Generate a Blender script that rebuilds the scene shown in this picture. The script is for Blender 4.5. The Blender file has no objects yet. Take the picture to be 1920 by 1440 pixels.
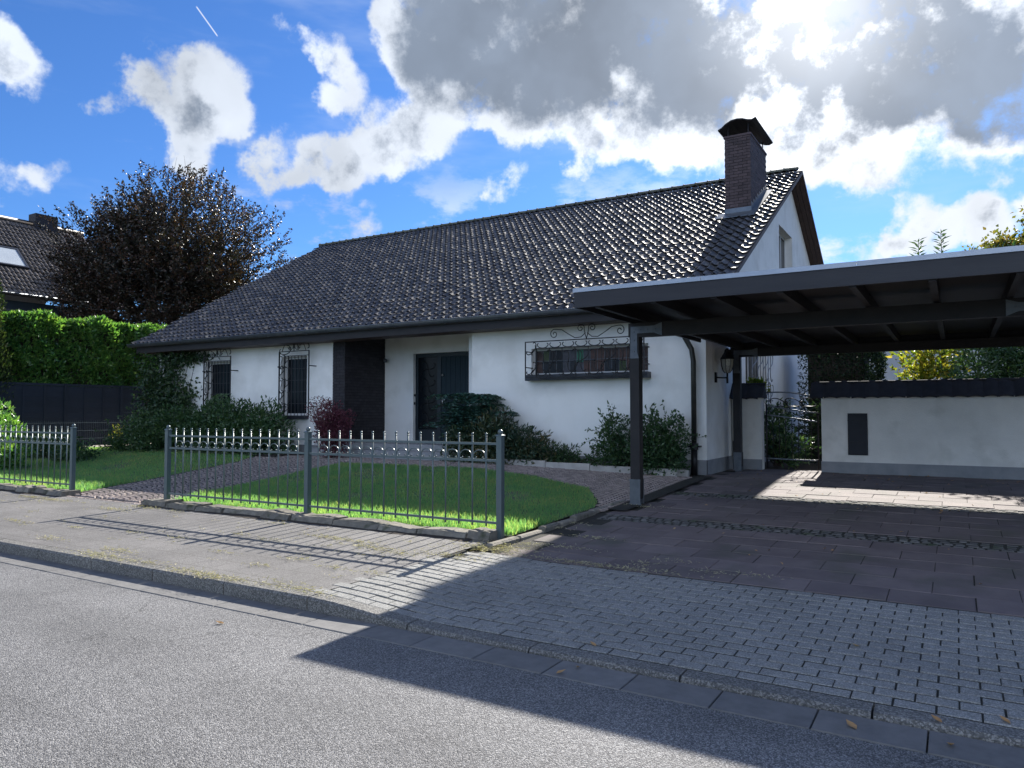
import bpy, math, random
import numpy as np
from mathutils import Matrix, Vector
random.seed(7)
RNG = np.random.default_rng(11)
scene = bpy.context.scene
COL = scene.collection

# ------------------------------------------------------------------ camera
H = 1.55
F, CX, CY = 1387.0, 960.0, 720.0
_a = np.array([-1350 - CX, -(775 - CY), -F]); _a /= np.linalg.norm(_a)
BX = -_a
BZ = np.array([0, _a[2], -_a[1]]); BZ /= np.linalg.norm(BZ)
if BZ[1] < 0: BZ = -BZ
BY = np.cross(BZ, BX)
cam_d = bpy.data.cameras.new('camera'); cam = bpy.data.objects.new('camera', cam_d)
COL.objects.link(cam)
cam.matrix_world = Matrix.Translation((0, 0, H)) @ Matrix([list(BX), list(BY), list(BZ)]).to_4x4()
cam_d.sensor_width = 36.0
cam_d.lens = F / 1920 * 36.0
cam_d.clip_start = 0.05; cam_d.clip_end = 6000
scene.camera = cam

def ray(x, y):
    d = np.array([x - CX, -(y - CY), -F]); return np.array([d @ BX, d @ BY, d @ BZ])
def at_x(x, y, X0): r = ray(x, y); p = r * X0 / r[0]; return (p[0], p[1], p[2] + H)
def at_y(x, y, Y0): r = ray(x, y); p = r * Y0 / r[1]; return (p[0], p[1], p[2] + H)
def at_z(x, y, z): r = ray(x, y); p = r * (z - H) / r[2]; return (p[0], p[1], z)

# ------------------------------------------------------------------ sun and sky
SUN_AZ, SUN_EL = math.radians(-5.0), math.radians(32.2)
SUN_DIR = Vector((math.sin(SUN_AZ) * math.cos(SUN_EL), math.cos(SUN_AZ) * math.cos(SUN_EL), math.sin(SUN_EL)))
sun_d = bpy.data.lights.new('sun', 'SUN'); sun_d.energy = 4.8; sun_d.angle = math.radians(0.5)
sun_d.color = (1.0, 0.95, 0.87)
sun = bpy.data.objects.new('sun', sun_d); COL.objects.link(sun)
sun.rotation_euler = (-SUN_DIR).to_track_quat('-Z', 'Y').to_euler()
sun.location = (0, 0, 30)

world = bpy.data.worlds.new('World'); scene.world = world; world.use_nodes = True
wt = world.node_tree; wt.nodes.clear()
def wn(t, **k):
    n = wt.nodes.new(t)
    for a, b in k.items(): setattr(n, a, b)
    return n
def wl(a, b): wt.links.new(a, b)
def wmath(op, a, b=None, clamp=False):
    n = wn('ShaderNodeMath', operation=op, use_clamp=clamp)
    for i, v in enumerate((a, b)):
        if v is None: continue
        if hasattr(v, 'default_value') or hasattr(v, 'is_output'): wl(v, n.inputs[i])
        else: n.inputs[i].default_value = v
    return n.outputs[0]
def wramp(v, lo, hi, a=0.0, b=1.0):
    n = wn('ShaderNodeMapRange', interpolation_type='SMOOTHSTEP')
    wl(v, n.inputs[0])
    for i, q in enumerate((lo, hi, a, b)): n.inputs[i + 1].default_value = q
    return n.outputs[0]
sky = wn('ShaderNodeTexSky', sky_type='NISHITA', sun_disc=False, sun_elevation=SUN_EL, sun_rotation=SUN_AZ,
         air_density=1.0, dust_density=0.25, ozone_density=3.5, altitude=50)
tc = wn('ShaderNodeTexCoord')
dirv = tc.outputs['Generated']
def wnoise(scale, detail, rough=0.55, vec=None, lac=2.0):
    n = wn('ShaderNodeTexNoise', noise_dimensions='3D')
    n.inputs['Scale'].default_value = scale; n.inputs['Detail'].default_value = detail
    n.inputs['Roughness'].default_value = rough; n.inputs['Lacunarity'].default_value = lac
    wl(vec or dirv, n.inputs['Vector']); return n
def vmath(op, a, b):
    n = wn('ShaderNodeVectorMath', operation=op)
    for i, v in enumerate((a, b)):
        if isinstance(v, (tuple, list)): n.inputs[i].default_value = v
        elif isinstance(v, float): n.inputs['Scale'].default_value = v
        else: wl(v, n.inputs[i])
    return n
w1 = wnoise(5.0, 6, 0.6)
off = vmath('SUBTRACT', w1.outputs['Color'], (0.5, 0.5, 0.5))
off2 = vmath('SCALE', off.outputs[0], 0.16)
warp = vmath('ADD', dirv, off2.outputs[0]).outputs[0]
warp = vmath('NORMALIZE', warp, (0, 0, 0)).outputs[0]
# cumulus clouds of this sky: pixel centre, pixel radius, weight
BLOBS = [(300, 200, 90, .9), (215, 200, 60, .6), (410, 195, 80, .95), (340, 265, 80, .75), (350, 330, 50, .45), (160, 205, 35, .45),
         (10, 115, 75, .8), (-40, 90, 90, .8), (20, 345, 60, .7), (75, 325, 35, .5), (560, 55, 45, .5), (610, 60, 55, .75), (620, 120, 65, .7), (590, 165, 45, .55), (660, 165, 60, .55), (720, 200, 60, .5),
         (545, 290, 65, .8), (620, 300, 75, .9), (700, 285, 75, .9), (770, 260, 75, .9), (830, 215, 75, .8), (640, 355, 50, .5), (540, 350, 40, .4), (930, 350, 40, .5), (960, 320, 40, .5), (700, 405, 22, .3), (745, 420, 22, .3), (560, 475, 30, .5), (700, 445, 30, .5),
         (800, 20, 130, 1.0), (880, 90, 150, 1.3), (1000, 110, 170, 1.5), (1180, 140, 170, 1.5), (1080, 230, 110, 1.0), (1260, 240, 110, 1.0), (950, 200, 90, .7), (1100, 20, 170, 1.3), (1330, 60, 150, 1.0),
         (1400, 160, 140, 1.2), (1340, 290, 90, .8), (1600, 170, 140, 1.3), (1740, 150, 160, 1.5), (1850, 80, 170, 1.5), (1700, 20, 170, 1.2), (1880, 190, 90, .9), (1480, 270, 100, .9), (1590, 290, 70, .7), (1550, 60, 120, .8),
         (1100, 325, 60, .5), (1190, 330, 60, .6), (1640, 340, 50, .5), (1700, 330, 60, .5), (1800, 290, 60, .4), (1700, 405, 55, .8), (1740, 440, 60, .8), (1830, 410, 60, .85), (1880, 430, 50, .7), (1640, 455, 50, .7), (1580, 470, 35, .5),
         (900, -150, 260, 1.2), (1500, -250, 420, 1.3), (2200, 150, 330, 1.3), (2300, 420, 150, .8), (-250, 220, 160, .8), (150, -250, 200, .7)]
acc = None
for (bx, by, br, bw) in BLOBS:
    c = ray(bx, by); c = c / np.linalg.norm(c)
    ang = math.atan(br * 1.15 / math.hypot(F, math.hypot(bx - CX, by - CY)) )
    dn = wn('ShaderNodeVectorMath', operation='DOT_PRODUCT'); wl(warp, dn.inputs[0]); dn.inputs[1].default_value = tuple(c)
    v = wramp(dn.outputs['Value'], math.cos(ang), 1.0 - (1 - math.cos(ang)) * .05, 0.0, bw)
    acc = v if acc is None else wmath('ADD', acc, v)
# broken cloud added behind the camera, brightened further down to fill the shade
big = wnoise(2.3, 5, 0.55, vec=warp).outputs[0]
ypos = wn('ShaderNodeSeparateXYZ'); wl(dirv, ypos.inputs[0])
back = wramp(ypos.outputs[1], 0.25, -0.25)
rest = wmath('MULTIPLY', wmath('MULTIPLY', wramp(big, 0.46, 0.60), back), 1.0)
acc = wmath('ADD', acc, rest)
fine = wnoise(10, 9, 0.64).outputs[0]
SG3 = ray(1530, 15); SG3 = SG3 / np.linalg.norm(SG3)
shv = vmath('ADD', dirv, tuple(SG3 * .012 + np.array([0, 0, .016]))).outputs[0]
fine_s = wnoise(10, 9, 0.64, vec=shv).outputs[0]
relief = wmath('MULTIPLY', wmath('SUBTRACT', fine, fine_s), 4.2)
med = wnoise(4.5, 5, 0.55).outputs[0]
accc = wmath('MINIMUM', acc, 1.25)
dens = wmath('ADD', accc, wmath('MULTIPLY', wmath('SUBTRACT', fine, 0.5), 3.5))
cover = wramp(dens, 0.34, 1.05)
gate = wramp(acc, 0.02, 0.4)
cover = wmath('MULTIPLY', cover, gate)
# scattered low fair-weather wisps all around
wv = wn('ShaderNodeMapping'); wv.inputs['Scale'].default_value = (1, 1, 2.1); wl(dirv, wv.inputs[0])
wisp = wramp(wnoise(7.5, 9, 0.62, vec=wv.outputs[0]).outputs[0], 0.53, 0.66)
elz = ypos.outputs[2]
band = wmath('MULTIPLY', wramp(elz, 0.02, 0.14), wramp(elz, 0.36, 0.20))
wispc = wmath('MULTIPLY', wmath('MULTIPLY', wisp, band), 0.85)
cover = wmath('MAXIMUM', cover, wispc)
thick = wramp(wmath('ADD', wmath('SUBTRACT', wmath('MULTIPLY', wmath('MINIMUM', acc, 3.0), .55), wmath('MULTIPLY', relief, .75)), wmath('ADD', wmath('MULTIPLY', wmath('SUBTRACT', med, 0.5), 1.0), wmath('MULTIPLY', wmath('SUBTRACT', fine, 0.5), .75))), 0.62, 1.55)
SGL = ray(1530, 15); SGL = SGL / np.linalg.norm(SGL)
sd = wn('ShaderNodeVectorMath', operation='DOT_PRODUCT'); wl(dirv, sd.inputs[0]); sd.inputs[1].default_value = tuple(SGL)
glow = wmath('POWER', wmath('MAXIMUM', sd.outputs['Value'], 0.0), 220.0)
glow2 = wmath('POWER', wmath('MAXIMUM', sd.outputs['Value'], 0.0), 14.0)
ccol = wn('ShaderNodeMix', data_type='RGBA'); wl(thick, ccol.inputs[0])
ccol.inputs[6].default_value = (2.6, 2.85, 3.25, 1); ccol.inputs[7].default_value = (.86, 1.07, 1.42, 1)
gl = wmath('MULTIPLY', glow, wmath('ADD', wmath('MULTIPLY', wmath('SUBTRACT', 1.05, thick), 11.0), 1.5))
gl = wmath('ADD', gl, wmath('MULTIPLY', glow2, wmath('MULTIPLY', wmath('SUBTRACT', 1.25, thick), 1.6)))
cadd = wn('ShaderNodeVectorMath', operation='ADD'); 
lit = wn('ShaderNodeVectorMath', operation='SCALE'); wl(ccol.outputs[2], lit.inputs[0]); wl(wmath('MULTIPLY', wramp(sd.outputs['Value'], 0.3, -0.6, 1.0, 3.6), wramp(wnoise(3.1, 4, 0.6, vec=warp).outputs[0], 0.3, 0.7, 0.72, 1.3)), lit.inputs['Scale']); wl(lit.outputs[0], cadd.inputs[0])  # clouds opposite the sun brightened to lift the shaded walls and ground
gcol = wn('ShaderNodeCombineXYZ')
for i in range(3): wl(gl, gcol.inputs[i])
wl(gcol.outputs[0], cadd.inputs[1])
# thin high cirrus veil
cir = wn('ShaderNodeMapping'); cir.inputs['Scale'].default_value = (1.2, 1.2, 5.0); cir.inputs['Rotation'].default_value = (0.1, 0.25, 0)
wl(dirv, cir.inputs[0])
veil = wmath('MULTIPLY', wramp(wnoise(2.2, 5, 0.6, vec=cir.outputs[0]).outputs[0], 0.5, 0.75), 0.26)
skyc = wn('ShaderNodeMix', data_type='RGBA', blend_type='MULTIPLY'); skyc.inputs[0].default_value = 1.0
wl(sky.outputs[0], skyc.inputs[6]); skyc.inputs[7].default_value = (0.225, 0.37, 0.57, 1)
mv = wn('ShaderNodeMix', data_type='RGBA'); wl(veil, mv.inputs[0]); wl(skyc.outputs[2], mv.inputs[6]); mv.inputs[7].default_value = (3.0, 3.4, 4.0, 1)
# vapour trail of a plane
p1 = ray(368, 12); p1 /= np.linalg.norm(p1); p2 = ray(408, 68); p2 /= np.linalg.norm(p2)
pn = np.cross(p1, p2); pn /= np.linalg.norm(pn); pm_ = (p1 + p2) / np.linalg.norm(p1 + p2); hl = math.acos(float(np.clip(p1 @ p2, -1, 1))) / 2
dp = wn('ShaderNodeVectorMath', operation='DOT_PRODUCT'); wl(dirv, dp.inputs[0]); dp.inputs[1].default_value = tuple(pn)
dm = wn('ShaderNodeVectorMath', operation='DOT_PRODUCT'); wl(dirv, dm.inputs[0]); dm.inputs[1].default_value = tuple(pm_)
trail = wmath('MULTIPLY', wramp(wmath('ABSOLUTE', dp.outputs['Value']), 0.0011, 0.0002), wramp(dm.outputs['Value'], math.cos(hl * 1.05), math.cos(hl * .9)))
mt = wn('ShaderNodeMix', data_type='RGBA'); wl(wmath('MULTIPLY', trail, .6), mt.inputs[0]); wl(mv.outputs[2], mt.inputs[6]); mt.inputs[7].default_value = (4.3, 4.4, 4.6, 1)
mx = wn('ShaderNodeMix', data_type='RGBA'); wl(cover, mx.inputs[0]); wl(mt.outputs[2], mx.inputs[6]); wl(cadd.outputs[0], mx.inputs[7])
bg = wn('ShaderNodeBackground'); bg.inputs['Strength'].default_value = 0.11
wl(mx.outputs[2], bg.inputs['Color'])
wo = wn('ShaderNodeOutputWorld'); wl(bg.outputs[0], wo.inputs[0])

vs = scene.view_settings
vs.view_transform = 'Standard'; vs.look = 'None'; vs.exposure = 1.3; vs.gamma = 1.0; vs.use_curve_mapping = False
scene.render.engine = 'CYCLES'
scene.cycles.max_bounces = 8; scene.cycles.transparent_max_bounces = 8

# ------------------------------------------------------------------ materials
def mat_base(name):
    m = bpy.data.materials.new(name); m.use_nodes = True
    t = m.node_tree; t.nodes.clear()
    def N(ty, **k):
        n = t.nodes.new(ty)
        for a, b in k.items(): setattr(n, a, b)
        return n
    return m, t, N
def c4(c): return (c[0], c[1], c[2], 1)
def pmat(name, col, col2=None, rough=.6, scale=4, bump=0.0, bscale=60, spec=.4, metal=0.0, rnd=0.0, spots=None, stretch=None, trans=0.0, sheen=0.0, coat=0.0, dirt=None):
    m, t, N = mat_base(name); L = t.links.new
    geo = N('ShaderNodeNewGeometry'); pos = geo.outputs['Position']
    if stretch:
        mp = N('ShaderNodeMapping'); mp.inputs['Scale'].default_value = stretch; L(pos, mp.inputs[0]); pos = mp.outputs[0]
    no = N('ShaderNodeTexNoise'); no.inputs['Scale'].default_value = scale; no.inputs['Detail'].default_value = 7; no.inputs['Roughness'].default_value = .6
    L(pos, no.inputs['Vector'])
    rp = N('ShaderNodeMapRange'); L(no.outputs[0], rp.inputs[0]); rp.inputs[1].default_value = .32; rp.inputs[2].default_value = .68
    mx = N('ShaderNodeMix', data_type='RGBA'); L(rp.outputs[0], mx.inputs[0])
    mx.inputs[6].default_value = c4(col); mx.inputs[7].default_value = c4(col2 or col)
    out = mx.outputs[2]
    if spots:  # (colour, noise scale, lo, hi)
        n2 = N('ShaderNodeTexNoise'); n2.inputs['Scale'].default_value = spots[1]; n2.inputs['Detail'].default_value = 4
        L(pos, n2.inputs['Vector'])
        r2 = N('ShaderNodeMapRange'); L(n2.outputs[0], r2.inputs[0]); r2.inputs[1].default_value = spots[2]; r2.inputs[2].default_value = spots[3]
        m2 = N('ShaderNodeMix', data_type='RGBA'); L(r2.outputs[0], m2.inputs[0]); L(out, m2.inputs[6]); m2.inputs[7].default_value = c4(spots[0])
        out = m2.outputs[2]
    if dirt:
        n2 = N('ShaderNodeTexNoise'); n2.inputs['Scale'].default_value = dirt[1]; n2.inputs['Detail'].default_value = 6
        L(pos, n2.inputs['Vector'])
        r2 = N('ShaderNodeMapRange'); L(n2.outputs[0], r2.inputs[0]); r2.inputs[1].default_value = dirt[2]; r2.inputs[2].default_value = dirt[3]
        m2 = N('ShaderNodeMix', data_type='RGBA'); L(r2.outputs[0], m2.inputs[0]); L(out, m2.inputs[6]); m2.inputs[7].default_value = c4(dirt[0])
        out = m2.outputs[2]
    if rnd:
        oi = N('ShaderNodeObjectInfo')
        ad = N('ShaderNodeMath', operation='ADD'); L(oi.outputs['Random'], ad.inputs[0]); L(geo.outputs['Random Per Island'], ad.inputs[1])
        fr = N('ShaderNodeMath', operation='FRACT'); L(ad.outputs[0], fr.inputs[0])
        mr = N('ShaderNodeMapRange'); L(fr.outputs[0], mr.inputs[0]); mr.inputs[3].default_value = 1 - rnd; mr.inputs[4].default_value = 1 + rnd
        vm = N('ShaderNodeVectorMath', operation='SCALE'); L(out, vm.inputs[0]); L(mr.outputs[0], vm.inputs['Scale']); out = vm.outputs[0]
    b = N('ShaderNodeBsdfPrincipled'); L(out, b.inputs['Base Color'])
    b.inputs['Roughness'].default_value = rough; b.inputs['Metallic'].default_value = metal
    b.inputs['Specular IOR Level'].default_value = spec; b.inputs['Coat Weight'].default_value = coat
    if bump:
        nb = N('ShaderNodeTexNoise'); nb.inputs['Scale'].default_value = bscale; nb.inputs['Detail'].default_value = 5; L(pos, nb.inputs['Vector'])
        bp = N('ShaderNodeBump'); bp.inputs['Strength'].default_value = bump; bp.inputs['Distance'].default_value = .02; L(nb.outputs[0], bp.inputs['Height'])
        L(bp.outputs[0], b.inputs['Normal'])
    o = N('ShaderNodeOutputMaterial'); L(b.outputs[0], o.inputs[0])
    return m
def leafmat(name, cols, rough=.5, trans=.35, tcol=1.6, spec=.35):
    m, t, N = mat_base(name); L = t.links.new
    geo = N('ShaderNodeNewGeometry')
    no = N('ShaderNodeTexNoise'); no.inputs['Scale'].default_value = 1.3; no.inputs['Detail'].default_value = 2; L(geo.outputs['Position'], no.inputs['Vector'])
    ad = N('ShaderNodeMath', operation='MULTIPLY_ADD'); L(no.outputs[0], ad.inputs[0]); ad.inputs[1].default_value = .9
    sb = N('ShaderNodeMath', operation='MULTIPLY_ADD'); L(geo.outputs['Random Per Island'], sb.inputs[0]); sb.inputs[1].default_value = .8; sb.inputs[2].default_value = -.35
    L(sb.outputs[0], ad.inputs[2])
    cr = N('ShaderNodeValToRGB'); L(ad.outputs[0], cr.inputs[0])
    e = cr.color_ramp.elements
    e[0].position = 0.0; e[0].color = c4(cols[0]); e[1].position = 1.0; e[1].color = c4(cols[-1])
    for i, c in enumerate(cols[1:-1]):
        q = e.new((i + 1) / (len(cols) - 1)); q.color = c4(c)
    b = N('ShaderNodeBsdfPrincipled'); L(cr.outputs[0], b.inputs['Base Color']); b.inputs['Roughness'].default_value = rough; b.inputs['Specular IOR Level'].default_value = spec
    tr = N('ShaderNodeBsdfTranslucent')
    vm = N('ShaderNodeVectorMath', operation='MULTIPLY'); L(cr.outputs[0], vm.inputs[0]); vm.inputs[1].default_value = (tcol * 1.05, tcol * 1.1, tcol * .5)
    L(vm.outputs[0], tr.inputs['Color'])
    ms = N('ShaderNodeMixShader'); ms.inputs[0].default_value = trans; L(b.outputs[0], ms.inputs[1]); L(tr.outputs[0], ms.inputs[2])
    o = N('ShaderNodeOutputMaterial'); L(ms.outputs[0], o.inputs[0])
    return m

def asphalt_mat(name, dark, light, sc=170, bump=.9, grid=None, tracks=False):
    m, t, N = mat_base(name); L = t.links.new
    geo = N('ShaderNodeNewGeometry'); pos = geo.outputs['Position']
    vo = N('ShaderNodeTexVoronoi'); vo.inputs['Scale'].default_value = sc; L(pos, vo.inputs['Vector'])
    no = N('ShaderNodeTexNoise'); no.inputs['Scale'].default_value = 1.1; no.inputs['Detail'].default_value = 6; L(pos, no.inputs['Vector'])
    sp = N('ShaderNodeSeparateColor'); L(vo.outputs['Color'], sp.inputs[0])
    r = N('ShaderNodeMapRange'); L(sp.outputs[0], r.inputs[0]); r.inputs[1].default_value = .15; r.inputs[2].default_value = .95
    pw = N('ShaderNodeMath', operation='POWER'); L(r.outputs[0], pw.inputs[0]); pw.inputs[1].default_value = 1.6
    mx = N('ShaderNodeMix', data_type='RGBA'); L(pw.outputs[0], mx.inputs[0]); mx.inputs[6].default_value = c4(dark); mx.inputs[7].default_value = c4(light)
    mr = N('ShaderNodeMapRange'); L(no.outputs[0], mr.inputs[0]); mr.inputs[1].default_value = .3; mr.inputs[2].default_value = .7; mr.inputs[3].default_value = .85; mr.inputs[4].default_value = 1.15
    vm = N('ShaderNodeVectorMath', operation='SCALE'); L(mx.outputs[2], vm.inputs[0]); L(mr.outputs[0], vm.inputs['Scale'])
    out = vm.outputs[0]
    if tracks:
        mp = N('ShaderNodeMapping'); mp.inputs['Scale'].default_value = (.12, 1.1, 1); L(pos, mp.inputs[0])
        n2 = N('ShaderNodeTexNoise'); n2.inputs['Scale'].default_value = 1.0; n2.inputs['Detail'].default_value = 3; L(mp.outputs[0], n2.inputs['Vector'])
        r2 = N('ShaderNodeMapRange'); L(n2.outputs[0], r2.inputs[0]); r2.inputs[1].default_value = .35; r2.inputs[2].default_value = .65; r2.inputs[3].default_value = .84; r2.inputs[4].default_value = 1.1
        v2 = N('ShaderNodeVectorMath', operation='SCALE'); L(out, v2.inputs[0]); L(r2.outputs[0], v2.inputs['Scale']); out = v2.outputs[0]
        v3 = N('ShaderNodeTexVoronoi', feature='DISTANCE_TO_EDGE'); v3.inputs['Scale'].default_value = .42
        wp = N('ShaderNodeTexNoise'); wp.inputs['Scale'].default_value = 2.2; wp.inputs['Detail'].default_value = 5; L(pos, wp.inputs['Vector'])
        av = N('ShaderNodeVectorMath', operation='MULTIPLY_ADD'); L(wp.outputs['Color'], av.inputs[0]); av.inputs[1].default_value = (.9, .9, .9); L(pos, av.inputs[2]); L(av.outputs[0], v3.inputs['Vector'])
        r3 = N('ShaderNodeMapRange'); L(v3.outputs['Distance'], r3.inputs[0]); r3.inputs[1].default_value = .002; r3.inputs[2].default_value = .006; r3.inputs[3].default_value = .62; r3.inputs[4].default_value = 1.0
        n4 = N('ShaderNodeTexNoise'); n4.inputs['Scale'].default_value = .5; L(pos, n4.inputs['Vector'])
        r4 = N('ShaderNodeMapRange'); L(n4.outputs[0], r4.inputs[0]); r4.inputs[1].default_value = .5; r4.inputs[2].default_value = .56
        m4 = N('ShaderNodeMix', data_type='FLOAT'); L(r4.outputs[0], m4.inputs[0]); m4.inputs[2].default_value = 1.0; L(r3.outputs[0], m4.inputs[3])
        v4 = N('ShaderNodeVectorMath', operation='SCALE'); L(out, v4.inputs[0]); L(m4.outputs[0], v4.inputs['Scale']); out = v4.outputs[0]
    if grid:
        bt_ = N('ShaderNodeTexBrick'); L(pos, bt_.inputs['Vector']); bt_.inputs['Scale'].default_value = 1.0; bt_.inputs['Brick Width'].default_value = grid; bt_.inputs['Row Height'].default_value = grid; bt_.inputs['Mortar Size'].default_value = .006
        bt_.inputs['Color1'].default_value = (1, 1, 1, 1); bt_.inputs['Color2'].default_value = (.9, .9, .9, 1); bt_.inputs['Mortar'].default_value = (.6, .59, .55, 1); bt_.inputs['Mortar Smooth'].default_value = .3
        v5 = N('ShaderNodeVectorMath', operation='MULTIPLY'); L(out, v5.inputs[0]); L(bt_.outputs[0], v5.inputs[1]); out = v5.outputs[0]
    b = N('ShaderNodeBsdfPrincipled'); L(out, b.inputs['Base Color']); b.inputs['Roughness'].default_value = .75; b.inputs['Specular IOR Level'].default_value = .35
    bp = N('ShaderNodeBump'); bp.inputs['Strength'].default_value = bump; bp.inputs['Distance'].default_value = .006
    L(vo.outputs['Distance'], bp.inputs['Height']); bp.invert = True; L(bp.outputs[0], b.inputs['Normal'])
    o = N('ShaderNodeOutputMaterial'); L(b.outputs[0], o.inputs[0]); return m

def glass_mat(name, col, rough=.06, spec=.6):
    return pmat(name, col, [c * .8 for c in col], rough=rough, scale=1.5, spec=spec)

M = {}
M['road'] = asphalt_mat('asphalt', (.075, .075, .078), (.31, .305, .30), 165, .9, tracks=True)
M['walk'] = asphalt_mat('pavement_concrete', (.11, .105, .10), (.24, .23, .22), 170, .5, grid=.3)
M['kerb'] = asphalt_mat('kerb_concrete', (.09, .088, .082), (.27, .26, .24), 120, .9)
M['gutterstrip'] = pmat('gutter_concrete', (.12, .118, .115), (.17, .165, .16), rough=.8, scale=9, bump=.3, bscale=150, rnd=.08)
M['paver'] = asphalt_mat('paver_concrete', (.16, .16, .152), (.34, .335, .315), 170, .5)
M['joint'] = pmat('joint_soil', (.016, .016, .013), (.03, .028, .02), rough=.95, scale=12, bump=.4, bscale=80)
M['slab'] = pmat('red_concrete_slab', (.115, .093, .094), (.165, .135, .132), rough=.85, scale=3, bump=.25, bscale=120, rnd=.14, spots=((.09, .085, .07), 1.7, .52, .72))
M['cobble'] = pmat('grey_cobble', (.07, .07, .068), (.125, .12, .115), rough=.85, scale=6, bump=.4, bscale=60, rnd=.25, spots=((.04, .06, .025), 5, .55, .7))
M['pathcobble'] = pmat('path_cobble', (.20, .165, .15), (.30, .25, .23), rough=.85, scale=7, bump=.4, bscale=70, rnd=.2)
M['soil'] = pmat('soil', (.03, .024, .018), (.055, .042, .03), rough=1, scale=9, bump=.8, bscale=35)
M['ground'] = pmat('ground', (.05, .06, .03), (.07, .075, .04), rough=1, scale=1.2, bump=.5, bscale=20)
M['lawn'] = pmat('lawn_ground', (.07, .11, .055), (.12, .14, .07), rough=1, scale=3.5, bump=.7, bscale=45, spots=((.17, .15, .085), 2.3, .5, .66))
M['grass'] = leafmat('grass_blade', [(.085, .19, .10), (.11, .24, .11), (.16, .27, .11), (.30, .29, .14)], rough=.5, trans=.5, tcol=2.2)
M['drygrass'] = leafmat('dry_clippings', [(.40, .36, .24), (.50, .46, .33), (.32, .27, .17)], rough=.8, trans=.25, tcol=1.0)
M['plaster'] = pmat('white_plaster', (.80, .795, .775), (.76, .755, .73), rough=.9, scale=2.2, bump=.25, bscale=120, dirt=((.62, .61, .58), 1.1, .5, .78))
M['plaster2'] = pmat('garden_wall_plaster', (.72, .70, .66), (.60, .585, .55), rough=.9, scale=1.7, bump=.35, bscale=70, dirt=((.50, .49, .45), 2.3, .55, .8))
M['plinth'] = pmat('grey_plinth', (.20, .21, .225), (.27, .275, .285), rough=.9, scale=4, bump=.2, bscale=70)
M['tile'] = pmat('dark_pantile', (.046, .044, .047), (.085, .080, .080), rough=.56, scale=1.6, bump=.3, bscale=70, spec=.4, rnd=.3, spots=((.15, .145, .12), 7, .58, .72))
M['ridge'] = pmat('ridge_tile', (.075, .08, .06), (.11, .115, .085), rough=.7, scale=6, bump=.3, bscale=70, rnd=.15)
M['ntile'] = pmat('neighbour_tile', (.075, .066, .062), (.115, .10, .09), rough=.45, scale=5, spec=.5, rnd=.2)
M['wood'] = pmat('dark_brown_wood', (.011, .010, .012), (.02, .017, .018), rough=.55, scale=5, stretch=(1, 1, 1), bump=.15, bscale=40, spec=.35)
M['fascia'] = pmat('fascia_wood', (.018, .018, .023), (.026, .026, .031), rough=.5, scale=4, stretch=(.3, 3, 3), bump=.1, bscale=30)
M['brownwood'] = pmat('brown_verge_wood', (.045, .024, .018), (.075, .042, .03), rough=.6, scale=6, stretch=(2, .6, 2), bump=.15, bscale=30)
M['steel'] = pmat('galvanised_steel', (.09, .10, .115), (.14, .15, .165), rough=.45, scale=9, metal=.5)
M['zinc'] = pmat('zinc', (.115, .13, .15), (.17, .185, .205), rough=.38, scale=6, metal=.6, spec=.5)
M['flash'] = pmat('pale_metal_flashing', (.33, .36, .41), (.40, .43, .48), rough=.35, scale=5, metal=.35)
M['copper'] = pmat('dark_downpipe', (.035, .038, .036), (.06, .058, .052), rough=.4, scale=5, metal=.5)
M['fence'] = pmat('green_grey_fence_paint', (.075, .105, .115), (.095, .125, .13), rough=.32, scale=8, spec=.5, metal=.2)
M['iron'] = pmat('wrought_iron', (.012, .012, .014), (.022, .021, .022), rough=.45, scale=15, metal=.3)
M['iron2'] = pmat('silvery_iron', (.16, .17, .18), (.24, .25, .26), rough=.35, scale=15, metal=.5)
M['brick'] = pmat('dark_brick', (.016, .015, .020), (.030, .027, .032), rough=.7, scale=9, bump=.3, bscale=60, rnd=.25)
M['mortar'] = pmat('dark_mortar', (.009, .009, .012), (.015, .014, .017), rough=.9, scale=20, bump=.3, bscale=90)
M['cbrick'] = pmat('chimney_brick', (.050, .036, .040), (.082, .058, .062), rough=.75, scale=9, bump=.3, bscale=60, rnd=.25)
M['door'] = pmat('dark_teal_door', (.006, .018, .026), (.009, .024, .032), rough=.5, scale=5, stretch=(6, 6, .5), spec=.25)
M['doorframe'] = pmat('dark_door_frame', (.008, .014, .020), (.011, .018, .024), rough=.4, scale=5)
M['glass'] = glass_mat('dark_glass', (.008, .011, .015), .15, .1)
M['frame'] = pmat('white_window_frame', (.50, .50, .50), (.44, .44, .44), rough=.5, scale=6)
M['darkframe'] = pmat('dark_window_frame', (.03, .034, .042), (.045, .048, .055), rough=.45, scale=6)
M['sill'] = pmat('dark_slate_sill', (.022, .026, .036), (.034, .038, .048), rough=.4, scale=6)
M['step'] = pmat('grey_stone_step', (.20, .205, .22), (.26, .265, .275), rough=.7, scale=6, bump=.15, bscale=90)
M['edging'] = pmat('pale_edging_stone', (.34, .32, .30), (.44, .42, .39), rough=.85, scale=6, bump=.3, bscale=70, rnd=.12)
M['stone'] = pmat('rough_edging_stone', (.12, .11, .095), (.22, .20, .165), rough=.9, scale=9, bump=.6, bscale=35, rnd=.2, spots=((.06, .065, .04), 6, .55, .7))
M['bark'] = pmat('bark', (.035, .027, .022), (.06, .048, .038), rough=.9, scale=12, stretch=(4, 4, 1), bump=.6, bscale=40)
M['pfence'] = pmat('dark_stained_boards', (.007, .012, .022), (.013, .019, .03), rough=.6, scale=6, stretch=(6, .8, 6), bump=.2, bscale=40, rnd=.15)
M['slate'] = pmat('dark_slate_panel', (.008, .010, .016), (.014, .016, .023), rough=.6, scale=8, bump=.2, bscale=60)
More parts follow.
